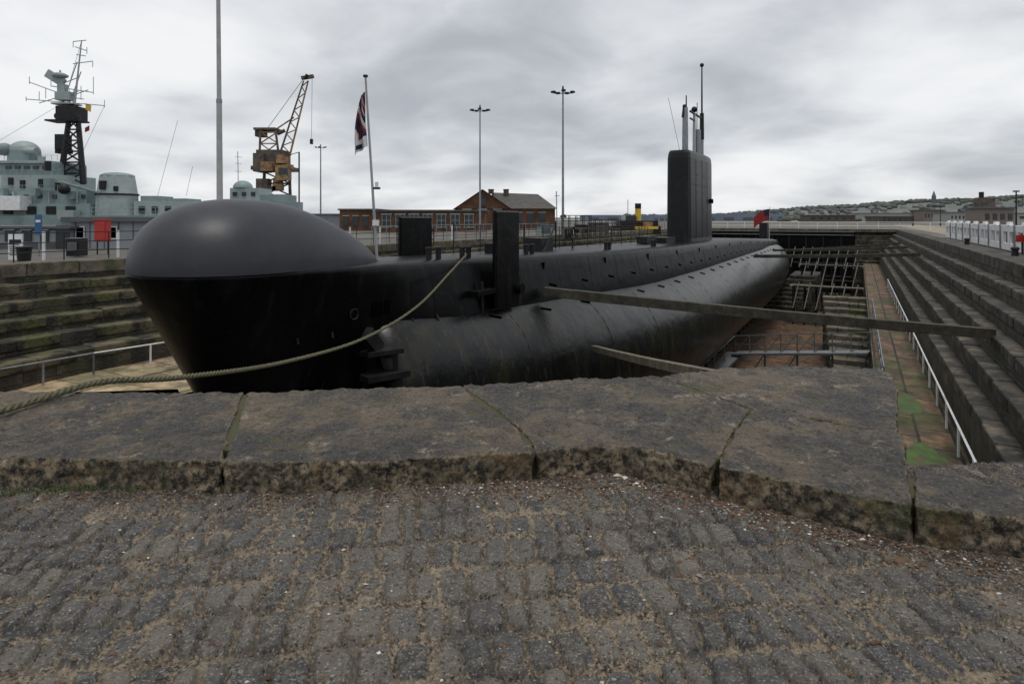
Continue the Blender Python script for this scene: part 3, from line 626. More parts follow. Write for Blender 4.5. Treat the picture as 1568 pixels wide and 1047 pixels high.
# ------------------------------------------------------------------ dock interior
def rail(name,pts,h=1.0,sp=1.6,k='galv',r=.022,rails=(1,.5),post=None):
    mb=MB()
    for (p,q) in zip(pts[:-1],pts[1:]):
        p=Vector(p);q=Vector(q);n_=max(1,int((q-p).length/sp))
        for i in range(n_+1):
            c=p.lerp(q,i/n_); mb.cyl(c,c+Vector((0,0,h)),r*1.3,post or k,n=6)
        for f in rails: mb.cyl(p+Vector((0,0,h*f)),q+Vector((0,0,h*f)),r,k,n=6)
    return mb.finish(name)
rail('handrail',[(*A(2.15,t),-4.35) for t in(9,30,60)],.75,2.2,'white',.028,(1,))
rail('handrail',[(*A(.75,t),-4.4) for t in(24,44)],.9,1.8,'galv',.02)
rail('handrail',[(*A(-19.3,8.6),-2.95),(*A(-18.9,11.6),-2.95)],.62,1.2,'white',.022,(1,))
rail('handrail',[(*A(-19.6,5),-3.0),(*A(-19.3,8.6),-2.95)],.62,1.2,'galv',.022,(1,))
mb=MB()
for i in range(14):   # broad worn stair flight climbing away beside the walkway
    t0=38+i*1.15; a=-1.2-.10*i
    while a<.5:
        b_=min(.58,a+random.uniform(.6,1.1)); quadA(mb,a+.01,b_-.01,t0,t0+1.25,-8.8,-8.8+.30*(i+1)+random.uniform(-.03,.03),'copingtop',.02); a=b_
mb.finish('dock_stairs',.03)
mb=MB()
for i in range(10): quadA(mb,-9+i*.25,-6.2+i*.25,66+i*.8,80,-8.8,-8.4+.4*i,'altar_r')
mb.finish('dock_stairs',.03)
mb=MB()
p,q=Vector((*A(-6.2,36),-6.2)),Vector((*A(.5,34),-5.0))
M['gang']=mk('gangway_steel',(0.17,0.18,0.19),(0.11,0.12,0.13),5,0.5,metal=0.3)
mb.beam(p,q,1.0,.1,'gang'); mb.beam(p+Vector((0,0,1)),q+Vector((0,0,1)),.05,.05,'gang'); mb.beam(p+Vector((0,0,.5)),q+Vector((0,0,.5)),.04,.04,'gang')
for i in range(9):
    c=p.lerp(q,i/8); mb.cyl(c,c+Vector((0,0,1)),.03,'gang',n=6)
    if i<8: mb.cyl(c,p.lerp(q,(i+1)/8)+Vector((0,0,1)),.02,'gang',n=5)
for i in range(0,9,2):
    c=p.lerp(q,i/8); mb.cyl((c.x,c.y,-8.8),c,.05,'gang',n=6)
    if i<8: d_=p.lerp(q,(i+2)/8); mb.cyl((c.x,c.y,-8.8),d_,.03,'gang',n=5)
p2=Vector((*A(-8.5,30),-8.6)); mb.beam(p2,p,.9,.1,'gang'); mb.beam(p2+Vector((0,0,1)),p+Vector((0,0,1)),.05,.05,'gang')
for i in range(7):
    c=p2.lerp(p,i/6); mb.cyl(c,c+Vector((0,0,1)),.03,'gang',n=6)
mb.finish('metal_gangway')
# staging across the dock aft of the hull: planked decks, standards and pale raking struts
M['strut']=mk('pale_strut',(0.42,0.42,0.40),(0.28,0.27,0.24),4,.7)
for tt,zt in((84,-2.4),(74,-3.6),(64,-5.0)):
    mb=MB(); a0=-7.6 if tt>80 else -5.6
    n_=int((.2-a0)/1.0)
    for i in range(n_+1):
        x=a0+i*1.0
        for j in range(2): mb.cyl((*A(x,tt+j*1.6),-8.8),(*A(x,tt+j*1.6),zt),.06,'dark',n=6)
        mb.beam((*A(x,tt-.1),zt-2.2),(*A(x+.55,tt-.1),zt+.4),.09,.09,'strut')
    for z in(zt-3.2 if zt>-4 else zt-2,zt-1.6,zt): mb.beam((*A(a0,tt),z),(*A(.3,tt),z),.12,.14,'timber')
    mb.beam((*A(a0-.3,tt+.8),zt-.05),(*A(.4,tt+.8),zt-.05),1.6,.1,'timber_pale')
    mb.finish('dock_staging')
mb=MB()
for t in np.arange(12,94,2.2): quadA(mb,-11.3,-9.2,t,t+.9,-8.8,-7.1,'timber')
mb.finish('keel_blocks',.02)
M['algae']=mk('algae',(0.055,0.12,0.010),(0.04,0.055,0.015),3.5,.7,.6,30,c3=(.09,.055,.03),s3=2.5,lo3=.55,hi3=.62)
def blot(name,a,t,ra,rt,z,k):
    mb=MB(); n_=60; ph=[.8+.5*float(fbm(np.array(math.cos(6.283*i/n_)*1.0),np.array(math.sin(6.283*i/n_)*1.0),.6,61)-.3) for i in range(n_)]
    V=[(*A(a,t),z)]+[(*A(a+min(.9,max(-.8,ra*math.cos(6.283*i/n_)*ph[i])),t+rt*math.sin(6.283*i/n_)*ph[i]),z) for i in range(n_)]
    mb.add(V,[(0,1+i,1+(i+1)%n_) for i in range(n_)],k); mb.finish(name)
blot('algae_patch',1.45,15.5,.85,3.8,-4.392,'algae'); blot('algae_patch',1.3,23.0,.5,1.4,-4.392,'algae')

# ------------------------------------------------------------------ railings at quay level
rail('quay_railing',[(*A(-24.3,t),.12) for t in(7,20,40,60,90)],1.0,1.3,'dark',.016,(1,.66,.33),post='dark')
mb=MB()
for t in np.arange(7,34,2.4): mb.cyl((*A(-24.6,t),.0),(*A(-24.6,t),1.15),.05,'white',n=8)
mb.finish('railing_posts')
rail('far_railing',[(*A(-26,99.5),0),(*A(5,99.5),0),(*A(12,99.5),0)],1.1,2.4,'white',.035,(1,.5))
rail('quay_railing',[(*A(-27,28),0),(*A(-30,60),0)],1.1,1.5,'galv',.02,(1,.5))
mb=MB(); 
for i,t in enumerate(np.arange(10,60,3.2)):
    a=6.3
    quadA(mb,a,a+.14,t,t+3.1,.05,.40,'white'); quadA(mb,a,a+.14,t,t+3.1,.95,1.28,'white')
    for b0,b1 in((0,.35),(1.35,1.75),(2.75,3.1)): quadA(mb,a+.002,a+.138,t+b0,t+b1,.40,.95,'white')
    quadA(mb,a+.35,a+.39,t,t+3.1,.05,1.15,'dark')
    mb.cyl((*A(a+.05,t+1.5),1.28),(*A(a+.05,t+1.5),1.45),.16,'white',.12,n=10)
    quadA(mb,a-.06,a-.003,t+.0,t+.12,0,1.34,'galv')
mb.finish('white_barrier',.02)
for t in(20,30,42): 
    mb=MB(); mb.cyl((*A(5.3,t),.1),(*A(5.3,t),.4),.13,'dark',.10,n=12); mb.ball((*A(5.3,t),.42),.15,'dark',sz=.6); mb.finish('mooring_bollard')
mb=MB(); mb.box((*A(6.1,33),.75),(.6,.06,.3),'red'); mb.box((*A(6.08,33),.4),(.06,.06,.6),'dark'); mb.finish('lifebuoy_sign')

# ------------------------------------------------------------------ BACKGROUND
def lamp(x,Y,ytop,r=.1):
    mb=MB(); X=at(x,Y);z=hz(ytop,Y); mb.cyl((X,Y,0),(X,Y,z),r*1.1,'galv',r*.65,n=10)
    mb.beam((X-.8,Y,z-.3),(X+.8,Y,z-.3),.06,.06,'dark'); mb.beam((X,Y-.6,z-.3),(X,Y+.6,z-.3),.06,.06,'dark')
    for dx,dy in((-.85,0),(.85,0),(-.4,.5),(.4,.5),(0,-.6)): mb.box((X+dx,Y+dy,z-.18),(.36,.3,.16),'dark',dx); mb.cyl((X+dx,Y+dy,z-.3),(X+dx,Y+dy,z-.1),.04,'dark',n=5)
    mb.cyl((X,Y,z),(X,Y,z+.35),.1,'dark',.06); mb.finish('floodlight_mast')
lamp(735,62,166); lamp(862,52,138,r=.11); lamp(491,105,224,r=.14)
mb=MB(); X=at(337,32); mb.cyl((X,32,0),(X-.05,32,8),.17,'polegrey',.14,n=14); mb.cyl((X-.05,32,8),(X-.15,32,20),.12,'polegrey',.09,n=14); mb.cyl((X-.05,32,7.9),(X-.05,32,8.1),.16,'galv'); mb.finish('signal_mast')

ws=empty('warship'); mb=MB(); Y=60
def wb(x0,x1,y0,y1,dy=0,dp=5,k='ship'):
    YY=Y+dy; X0,X1=at(x0,YY),at(x1,YY); z0,z1=hz(y1,YY),hz(y0,YY); mb.box(((X0+X1)/2,YY+dp/2,(z0+z1)/2),(X1-X0,dp,z1-z0),k)
wb(-160,345,330,400,0,9); wb(-160,138,312,330,.5,7); wb(-40,132,292,312,1,6); wb(0,95,268,292,1.4,5,'ship2'); wb(-10,80,250,268,1.6,5); wb(-5,75,246,250,1.3,5.4,'ship2')
for x in(8,22,36,50,64): wb(x,x+8,254,260,1.5,.2,'glass')
for x in range(-30,125,22): wb(x,x+6,298,304,.9,.2,'glass')
for x in(4,40,70,100): wb(x,x+14,316,328,.35,.2,'dark')
for x,y0 in((12,272),(30,276),(58,274),(84,280)): wb(x,x+7,y0,y0+12,1.25,.2,'dark')
for x in(20,75,118): mb.cyl((at(x,60.7),60.7,hz(311,60.7)),(at(x,60.7),60.7,hz(293,60.7)),.08,'ship2',n=6)
for x,y0,w_ in((66,285,10),(100,305,12),(-10,300,14),(45,300,9)): wb(x,x+w_,y0-12,y0,.2,.7,'ship')
mb.ball((at(103,60),59.6,hz(290,60)),.55,'dark'); mb.cyl((at(78,60),59.6,hz(262,60)),(at(78,60),59.6,hz(248,60)),.3,'dark',n=8)
for yy in(246,268,292):
    for x in range(-10,96 if yy<290 else 132,9): mb.cyl((at(x,61),60.9,hz(yy,61)),(at(x,61),60.9,hz(yy-8,61)),.025,'ship2',n=4)
    mb.cyl((at(-10,61),60.9,hz(yy-8,61)),(at(95 if yy<290 else 132,61),60.9,hz(yy-8,61)),.025,'ship2',n=4)
wb(-20,30,300,322,-.6,1.5,'white'); wb(88,112,322,336,-.6,1,'ship2')
X=at(38,Y+3); mb.cyl((X,Y+3,hz(252,63)),(X,Y+3,hz(232,63)),1.5,'ship',1.4,n=16); mb.ball((X,Y+3,hz(232,63)),1.4,'ship2',16,.8,True); mb.cyl((X-1.9,Y+2.2,hz(231,62)),(X+1.9,Y+2.2,hz(231,62)),.38,'ship2',n=12); mb.ball((X-1.3,Y+2,hz(229,62)),.7,'ship')
mb.cyl((X+2.6,Y+2,hz(262,62)),(X+2.6,Y+2,hz(240,62)),.3,'ship2',.35,n=10)
X=at(180,Y+2); YY=Y+2
mb.cyl((X,YY,hz(332,YY)),(X,YY,hz(298,YY)),2.0,'ship2',1.9,n=14); mb.cyl((X,YY,hz(298,YY)),(X,YY,hz(270,YY)),1.9,'ship2',1.6,n=10); mb.ball((X,YY,hz(270,YY)),1.6,'ship',12,.25,True)
mb.box((X-.3,YY-1.8,hz(285,YY)),(.6,.3,.9),'dark'); mb.cyl((X-.5,YY-1.6,hz(298,YY)),(X-2.3,YY-5,hz(283,YY)),.12,'ship')
mb.cyl((X,YY,hz(297,YY)),(X,YY,hz(299.5,YY)),2.02,'dark',n=14); mb.box((X+.9,YY-1.6,hz(290,YY)),(.35,.3,.5),'dark')
wb(205,290,308,332,1,4,'ship2'); wb(215,240,300,308,1.5,3); wb(255,285,304,308,1.5,3,'ship')
for x in(212,232,252,272): wb(x,x+8,316,326,.8,.3,'dark')
for x in range(140,345,14): mb.cyl((at(x,Y-.2),Y-.2,hz(331,Y)),(at(x,Y-.2),Y-.2,hz(318,Y)),.03,'ship2',n=5)
for yy in(318,324): mb.cyl((at(140,Y),Y-.2,hz(yy,Y)),(at(345,Y),Y-.2,hz(yy,Y)),.025,'ship2',n=5)
Ym=64
def mp(x,y,dy=0): return (at(x,Ym+dy),Ym+dy,hz(y,Ym+dy))
for (a,b) in(((92,282),(108,165)),((128,282),(118,165))):
    for dy in(-.8,.8): mb.cyl(mp(*a,dy),mp(*b,dy*.4),.32,'dark',.24,n=6)
for i in range(7):
    f0=i/7;f1=(i+1)/7; l0=92+16*f0;r0=128-10*f0;l1=92+16*f1;r1=128-10*f1;y0=282-117*f0;y1=282-117*f1
    for dy in(-.7,.6):
        mb.cyl(mp(l0,y0,dy),mp(r1,y1,dy),.10,'dark',n=5); mb.cyl(mp(r0,y0,dy),mp(l1,y1,dy),.10,'dark',n=5); mb.cyl(mp(l1,y1,dy),mp(r1,y1,dy),.10,'dark',n=5)
mb.box(mp(103,186),(3.6,1.8,.18),'dark'); mb.box(mp(110,175),(2.2,1.8,1.5),'dark'); mb.box(mp(97,218),(1.0,1.2,1.6),'dark'); mb.ball(mp(90,178),.45,'dark'); mb.box(mp(98,232),(1.4,.8,.5),'dark'); mb.box(mp(102,160),(2.4,1.4,.15),'ship2')
mb.cyl(mp(113,170),mp(125,62),.13,'ship2',.06,n=6); mb.cyl(mp(97,165),mp(92,108),.09,'ship2',n=6); mb.ball(mp(92,116),.8,'ship2',10,.4); mb.beam(mp(72,112),mp(98,128),.3,.9,'ship2'); mb.box(mp(100,148),(1.6,1,.9),'ship2'); mb.box(mp(96,138),(.8,.6,1.2),'ship2')
for (a,b) in(((40,152),(160,162)),((45,126),(110,150)),((78,132),(143,142)),((112,98),(142,94)),((115,72),(133,78)),((112,64),(132,62)),((117,84),(131,86)),((100,150),(135,138)),((60,158),(120,140)),((84,146),(128,152))): mb.cyl(mp(*a),mp(*b),.055,'ship2',n=5)
for x,y,h_ in((45,126,14),(78,130,20),(143,142,40),(142,100,10),(40,152,6),(160,162,14),(133,80,12),(112,70,10),(70,148,22),(60,150,16),(106,160,40),(124,150,30)): mb.cyl(mp(x,y+3),mp(x,y-h_*.6),.04,'ship2',n=5)
for a,b in(((108,165),(92,130)),((92,130),(117,120)),((118,165),(100,140)),((104,165),(124,110)),((96,160),(118,95))): mb.cyl(mp(*a),mp(*b),.06,'ship2',n=5)
for a,b in(((0,215),(110,150)),((240,305),(272,185)),((125,62),(100,150)),((160,162),(128,230)),((285,300),(295,255))): mb.cyl(mp(*a),mp(*b),.022,'dark',n=4)
mb.add([mp(131,158),mp(140,162),mp(139,172),mp(131,168)],[(0,1,2,3)],'yellow'); mb.add([mp(130,196),mp(137,192),mp(137,200),mp(130,203)],[(0,1,2,3)],'redcloth')
wb(350,440,308,345,20,6,'ship'); wb(352,398,288,308,21,4,'ship2'); wb(398,438,298,308,21,4); mb.ball((at(372,82),82,hz(288,82)),1.3,'ship',12,.8,True)
for x in(356,370,384): wb(x,x+6,294,300,20.8,.2,'glass')
mb.cyl((at(365,82),82,hz(288,82)),(at(364,82),82,hz(232,82)),.06,'ship2',n=5)
for y in(240,250,262): mb.cyl((at(360,82),82,hz(y,82)),(at(370,82),82,hz(y+1,82)),.04,'ship2',n=5)
mb.finish('superstructure',0.03,ws)

# crane
mb=MB(); Yc=92
def cp(x,y,dy=0): return (at(x,Yc+dy),Yc+dy,hz(y,Yc+dy))
for x in(402,446):
    for dy in(-2,2): mb.cyl(cp(x,340,dy),cp(x+(3 if x<420 else -3),262,dy),.25,'cranegrey',n=6)
for i in range(4):
    y0=335-i*18;y1=y0-18
    for dy in(-2,2): mb.cyl(cp(403,y0,dy),cp(444,y1,dy),.12,'cranegrey',n=5); mb.cyl(cp(444,y0,dy),cp(403,y1,dy),.12,'cranegrey',n=5); mb.cyl(cp(403,y1,dy),cp(444,y1,dy),.14,'cranegrey',n=5)
for i in range(5): mb.box(cp(410+i*8,300-i*11,-2.5),(1.2,1,.7),'cranegrey' if i%2 else 'cream')
mb.box(cp(422,259),(5.6,5,.6),'cranegrey'); mb.box(cp(419,243),(4.0,3.5,2.4),'cranegrey'); mb.box(cp(410,255,-3),(1.8,1.0,1.4),'cream'); mb.box(cp(434,265,-3),(1.9,1.5,2.3),'cream'); mb.box(cp(434,262,-3.8),(1.4,.1,.9),'glass'); mb.box(cp(432,244,-2),(1.5,1.0,1.3),'cream'); mb.box(cp(404,282,-2),(1.8,1.5,1.6),'cranegrey'); mb.box(cp(426,286,-2.5),(1.4,1,1.2),'cream')
mb.box(cp(402,250,-1),(1.6,3.2,2.8),'cranegrey')
for x in(397,428):
    for dy in(-1.4,1.4): mb.cyl(cp(x,246,dy),cp(x+(2 if x<410 else -6),200,dy),.18,'cranegrey',n=5)
for y0,y1 in((240,220),(220,203)):
    for dy in(-1.4,1.4): mb.cyl(cp(398,y0,dy),cp(424,y1,dy),.1,'cranegrey',n=5); mb.cyl(cp(426,y0,dy),cp(399,y1,dy),.1,'cream',n=5); mb.cyl(cp(398,y1,dy),cp(424,y1,dy),.1,'cream',n=5)
mb.box(cp(410,199),(3.4,2.6,.35),'cranegrey'); mb.box(cp(400,205),(1.3,1.6,1.0),'cranegrey'); mb.cyl(cp(425,205),cp(436,200),.3,'cranegrey')
A0,A1,B0,B1=(424,250),(440,254),(465,124),(472,124)
for dy in(-.7,.7):
    mb.cyl(cp(*A0,dy),cp(*B0,dy*.5),.17,'cranegrey',.12,n=5); mb.cyl(cp(*A1,dy),cp(*B1,dy*.5),.17,'cream',.12,n=5)
    for i in range(14):
        f0=i/14;f1=(i+1)/14; lp=lambda P0,P1,f:(P0[0]+(P1[0]-P0[0])*f,P0[1]+(P1[1]-P0[1])*f)
        p,q=(lp(A0,B0,f0),lp(A1,B1,f1)) if i%2 else (lp(A1,B1,f0),lp(A0,B0,f1)); mb.cyl(cp(*p,dy*(1-.5*f0)),cp(*q,dy*(1-.5*f1)),.085,'cranegrey',n=5)
mb.cyl(cp(466,122,-.5),cp(470,114,-.5),.2,'dark'); mb.beam(cp(462,120),cp(480,117),.6,.5,'cranegrey'); mb.cyl(cp(478,117),cp(477,215),.03,'dark',n=4); mb.box(cp(477,217),(.4,.4,.8),'dark')
mb.cyl(cp(408,199),cp(464,122),.04,'dark',n=4); mb.cyl(cp(420,200),cp(450,180),.12,'cream',n=5)
mb.cyl(cp(458,233,-5),cp(458,340,-5),.12,'dark',n=6); mb.cyl(cp(458,233,-5),cp(436,240,-5),.06,'dark',n=5)
mb.finish('dockyard_crane')

# sheds at left
mb=MB()
def bb(x0,x1,ytop,Yd,dp,k,z0=0): 
    X0,X1=at(x0,Yd),at(x1,Yd); z1=hz(ytop,Yd); mb.box(((X0+X1)/2,Yd+dp/2,(z0+z1)/2),(X1-X0,dp,z1-z0),k); return z1
bb(-90,104,352,31,4,'shed'); mb.box((at(8,31),32.9,hz(350,31)+.06),(7.2,4.4,.14),'shedroof'); bb(-90,104,372,30.96,.02,'shedroof',hz(384,31))
for x in(14,40,66): X=at(x,30.9); mb.box((X,30.93,.7),(.5,.05,.6),'glass'); mb.box((X,30.9,1.02),(.6,.06,.05),'white')
bb(85,106,345,30.9,.05,'glass')
mb.finish('grey_cabin',.01)
mb=MB(); bb(108,232,340,31.5,4,'shed'); mb.box((at(170,31.5),33.4,hz(336,31.5)),(4.9,4.5,.26),'shedroof')
for x in(122,172): X=at(x,31.4); mb.box((X,31.44,.85),(.4,.06,.6),'glass'); mb.box((X,31.42,.85),(.5,.02,.7),'white')
for x in(116,138,160,182,204): mb.box((at(x,31.5),31.48,.7),(.03,.04,1.4),'shedroof')
mb.finish('grey_cabin',.01)
mb=MB(); X=at(150,26); mb.box((X,26.3,1.05),(.56,.3,.95),'red'); mb.box((X,26.13,1.05),(.44,.03,.8),'red'); mb.box((X,26.3,1.55),(.62,.36,.05),'red')
for q in(-.24,.24): mb.box((X+q,26.3,.29),(.05,.05,.58),'dark')
mb.finish('red_notice_cabinet',.02)
mb=MB(); X=at(24,23); mb.box((X,23,.5),(.56,.04,1.0),'white'); mb.box((X,22.97,.72),(.46,.01,.14),'navy')
for z in(.6,.5,.42,.34,.2): mb.box((X-random.uniform(0,.05),22.97,z),(.4,.01,.03),'dark')
mb.cyl((X-.28,23.02,0),(X-.28,23.02,1.05),.02,'galv'); mb.cyl((X+.28,23.02,0),(X+.28,23.02,1.05),.02,'galv'); mb.finish('information_board')
mb=MB(); X=at(60,25); mb.cyl((X,25,0),(X,25,1.8),.03,'galv'); mb.box((X,24.96,1.35),(.3,.03,.85),'blue'); mb.box((X,24.94,1.5),(.2,.01,.1),'white'); mb.finish('blue_sign')
mb=MB(); X=at(37,22); mb.cyl((X,22,0),(X,22,.5),.2,'dark',.24,n=12); mb.cyl((X,22,.5),(X,22,.56),.26,'dark',n=12); mb.finish('litter_bin')
mb=MB(); X=at(118,24.5); mb.box((X,24.5,.40),(.55,.5,.7),'dark'); mb.box((X,24.22,.45),(.4,.03,.35),'shedroof'); mb.box((X,24.5,.78),(.6,.55,.05),'shedroof'); mb.finish('equipment_box',.02)

mb=MB(); Yb=70
def bwall(x0,x1,ytop,Yd,dp,k='brick'):
    X0,X1=at(x0,Yd),at(x1,Yd); z1=hz(ytop,Yd); mb.box(((X0+X1)/2,Yd+dp/2,z1/2),(X1-X0,dp,z1),k); return X0,X1,z1
X0,X1,z1=bwall(578,742,324,Yb,8); mb.box(((X0+X1)/2,Yb+4,z1+.1),(X1-X0+.5,8.5,.22),'slate')
for x in np.arange(592,738,21):
    X=at(x,Yb); mb.box((X,Yb-.02,1.35),(1.1,.1,1.5),'glass'); mb.box((X,Yb-.08,2.15),(1.3,.08,.12),'ship2'); mb.box((X,Yb-.08,.58),(1.3,.08,.08),'ship2')
    for q in(-.52,0,.52): mb.box((X+q,Yb-.085,1.35),(.05,.05,1.5),'ship2')
    mb.box((X,Yb-.085,1.4),(1.1,.05,.05),'ship2')
mb.finish('brick_workshop')
mb=MB(); X0,X1,z1=bwall(520,576,322,78,10); mb.box(((X0+X1)/2,83,z1+.1),(X1-X0+.4,10.4,.2),'slate')
for x in(530,545,560): mb.box((at(x,78),77.96,1.3),(.7,.08,1.3),'glass'); mb.box((at(x,78),77.9,2.0),(.9,.08,.1),'ship2')
mb.finish('brick_workshop')
mb=MB(); bwall(430,520,329,85,8,'shed'); mb.box((at(475,85),89,hz(328,85)),(9,8.6,.15),'tin'); mb.finish('pale_shed')
mb=MB(); Yh=84; X0,X1=at(700,Yh),at(850,Yh); ze=hz(319,Yh); zr=hz(291,Yh); xm=at(739,Yh); yb=Yh+13
mb.box(((X0+X1)/2,Yh+6.5,ze/2),(X1-X0,13,ze),'brick')
g=at(778,Yh)
mb.add([(X0-.3,Yh-.1,ze),(g+.3,Yh-.1,ze),(xm,Yh-.1,zr),(X0-.3,yb,ze),(g+.3,yb,ze),(xm,yb,zr)],[(0,1,2),(5,4,3)],'brick')
mb.add([(X0-.6,Yh-.4,ze-.15),(xm,Yh-.4,zr+.1),(xm,yb,zr+.1),(X0-.6,yb,ze-.15)],[(0,1,2,3)],'slate'); mb.add([(g+.6,Yh-.4,ze-.15),(xm,Yh-.4,zr+.1),(xm,yb,zr+.1),(g+.6,yb,ze-.15)],[(3,2,1,0)],'slate')
zr2=hz(297,Yh+5); mb.add([(g-2.5,Yh-.3,ze-.05),(X1+.3,Yh-.3,ze-.05),(X1-2.2,Yh+6,zr2),(g-2.5,Yh+6,zr2+.25),(X1+.3,yb,ze-.05),(g-2.5,yb,ze-.05)],[(0,1,2,3),(1,4,2),(3,2,4,5)],'slate')
for x in(752,775): mb.box((at(x,Yh+5),Yh+5,zr-.05),(.8,.7,.6),'brick'); mb.box((at(x,Yh+5),Yh+5,zr+.3),(.9,.8,.12),'slate')
for x in(715,739,762): mb.box((at(x,Yh),Yh-.12,ze-.9),(1.1,.1,1.4),'glass'); mb.box((at(x,Yh),Yh-.16,ze-.15),(1.3,.1,.12),'ship2')
mb.box((xm,Yh-.15,ze+.9),(.9,.1,1.0),'glass')
for x in(795,812,830): mb.box((at(x,Yh),Yh-.05,1.7),(.9,.1,1.4),'glass'); mb.box((at(x,Yh),Yh-.1,2.5),(1.1,.1,.1),'ship2')
mb.finish('brick_house')
mb=MB(); mb.cyl((at(853,75),75,0),(at(852,75),75,hz(293,75)),.06,'galv'); mb.cyl((at(849,75),75,hz(300,75)),(at(857,75),75,hz(300,75)),.04,'galv'); mb.finish('radio_mast')
mb=MB(); Yt=78
def tb(x0,x1,y0,y1,dy=0,dp=3,k='dark'): 
    YY=Yt+dy; X0,X1=at(x0,YY),at(x1,YY); a,b_=hz(y1,YY),hz(y0,YY); mb.box(((X0+X1)/2,YY+dp/2,(a+b_)/2),(X1-X0,dp,b_-a),k)
tb(938,1012,346,362,0,5,'dark'); tb(950,1008,338,346,.5,4,'dark'); tb(958,974,330,338,1,3,'glass'); tb(972,1008,347,351,-.3,.2,'yellow')
mb.cyl((at(977,Yt+2),Yt+2,hz(340,Yt)),(at(977,Yt+2),Yt+2,hz(319,Yt)),.42,'yellow',.4,n=12); mb.cyl((at(977,Yt+2),Yt+2,hz(319,Yt)),(at(977,Yt+2),Yt+2,hz(311,Yt)),.42,'dark',.42,n=12)
tb(985,1000,340,347,-.2,.2,'cream'); mb.cyl((at(966,Yt),Yt+2,hz(330,Yt)),(at(966,Yt),Yt+2,hz(305,Yt)),.05,'galv')
mb.finish('tugboat',.03)
for i,(x,y0,Yd,k,wd) in enumerate(((890,345,60,'dark',1.2),(915,342,64,'cranegrey',2.0),(870,350,55,'dark',.8),(835,346,58,'ship',1.6))):
    mb=MB(); z=hz(y0,Yd); mb.box((at(x,Yd),Yd,z/2),(wd,1.2,z),k); mb.box((at(x,Yd),Yd,z+.05),(wd+.15,1.35,.1),'shedroof'); mb.box((at(x,Yd),Yd-.62,z*.5),(wd*.5,.04,z*.6),'shedroof'); mb.finish('storage_hut',.02)
for x0,x1,Yd,yt in((862,905,50,330),(912,950,56,336),(608,660,33,352)):
    mb=MB(); X0,X1=at(x0,Yd),at(x1,Yd); z=hz(yt,Yd)
    for X in np.linspace(X0,X1,5):
        for dy in(0,1.2): mb.cyl((X,Yd+dy,0),(X,Yd+dy,z),.035,'dark',n=5)
    for zz_ in(z,z*.75,z*.45):
        for dy in(0,1.2): mb.cyl((X0,Yd+dy,zz_),(X1,Yd+dy,zz_),.03,'dark',n=5)
    mb.box(((X0+X1)/2,Yd+.6,z*.4),(X1-X0,1.3,.08),'cranegrey'); mb.finish('access_platform')
mb=MB()
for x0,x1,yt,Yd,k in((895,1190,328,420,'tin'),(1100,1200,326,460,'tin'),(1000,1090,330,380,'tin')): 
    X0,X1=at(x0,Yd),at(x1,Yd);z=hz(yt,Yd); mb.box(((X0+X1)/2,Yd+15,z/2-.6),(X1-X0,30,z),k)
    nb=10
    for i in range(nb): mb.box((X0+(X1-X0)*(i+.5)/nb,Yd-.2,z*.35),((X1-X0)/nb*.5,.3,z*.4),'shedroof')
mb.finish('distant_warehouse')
M['hw1']=mk('render_pale',(0.34,0.34,0.33),(0.25,0.25,0.25),.01,.9); M['hw2']=mk('brick_distant',(0.20,0.165,0.145),(0.16,0.14,0.13),.01,.9); M['hr']=mk('roof_distant',(0.15,0.145,0.15),(0.12,0.12,0.13),.01,.9)
M['hill']=mk('hill_field_hazed',(0.115,0.13,0.115),(0.15,0.16,0.135),.012,.95,c3=(0.095,0.108,0.105),s3=.03,lo3=.45,hi3=.55)  # distance haze painted in: greens lifted towards pale grey
M['tree']=mk('hazed_foliage',(0.070,0.082,0.076),(0.095,0.108,0.093),.05,.95)  # foliage colour lightened and greyed to imitate haze
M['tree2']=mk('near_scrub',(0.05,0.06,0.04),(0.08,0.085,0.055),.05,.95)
HX=[-2500,-600,300,640,900,1130,1400,1620,2200,3500]; HZ=[3,4,6,10,30,44,56,66,84,70]
def ridge(x,Y): return np.interp(x/Y*1800,HX,HZ)
def hillz(x,y):
    f=float(sst(1100,1900,y)); return float(ridge(x,max(y,1500))*f*(.9+.25*float(vnoise(np.array(x),np.array(y),180,5))))-1
gx=np.linspace(-3000,4200,260); gy=np.linspace(1100,2600,24); V=[];Fc=[]
for y in gy:
    for x in gx: V.append((x,y,hillz(x,y)))
for j in range(23):
    for i in range(259): Fc.append([j*260+i,j*260+i+1,(j+1)*260+i+1,(j+1)*260+i])
me=bpy.data.meshes.new('hills'); me.from_pydata(V,[],Fc); me.materials.append(M['hill']); me.polygons.foreach_set('use_smooth',[True]*len(Fc)); hills=bpy.data.objects.new('hills',me); scene.collection.objects.link(hills)
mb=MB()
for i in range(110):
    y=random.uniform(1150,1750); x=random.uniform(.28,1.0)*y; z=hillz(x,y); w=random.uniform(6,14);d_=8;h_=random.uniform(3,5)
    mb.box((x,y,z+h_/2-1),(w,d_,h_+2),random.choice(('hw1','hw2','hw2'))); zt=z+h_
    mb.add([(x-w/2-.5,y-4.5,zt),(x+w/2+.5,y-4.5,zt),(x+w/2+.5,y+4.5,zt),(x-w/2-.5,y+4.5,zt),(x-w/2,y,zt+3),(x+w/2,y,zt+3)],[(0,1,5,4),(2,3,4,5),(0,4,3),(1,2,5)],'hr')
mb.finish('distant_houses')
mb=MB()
ico=bmesh.new(); bmesh.ops.create_icosphere(ico,subdivisions=2,radius=1); iv=[v.co.copy() for v in ico.verts]; ifc=[[v.index for v in f.verts] for f in ico.faces]
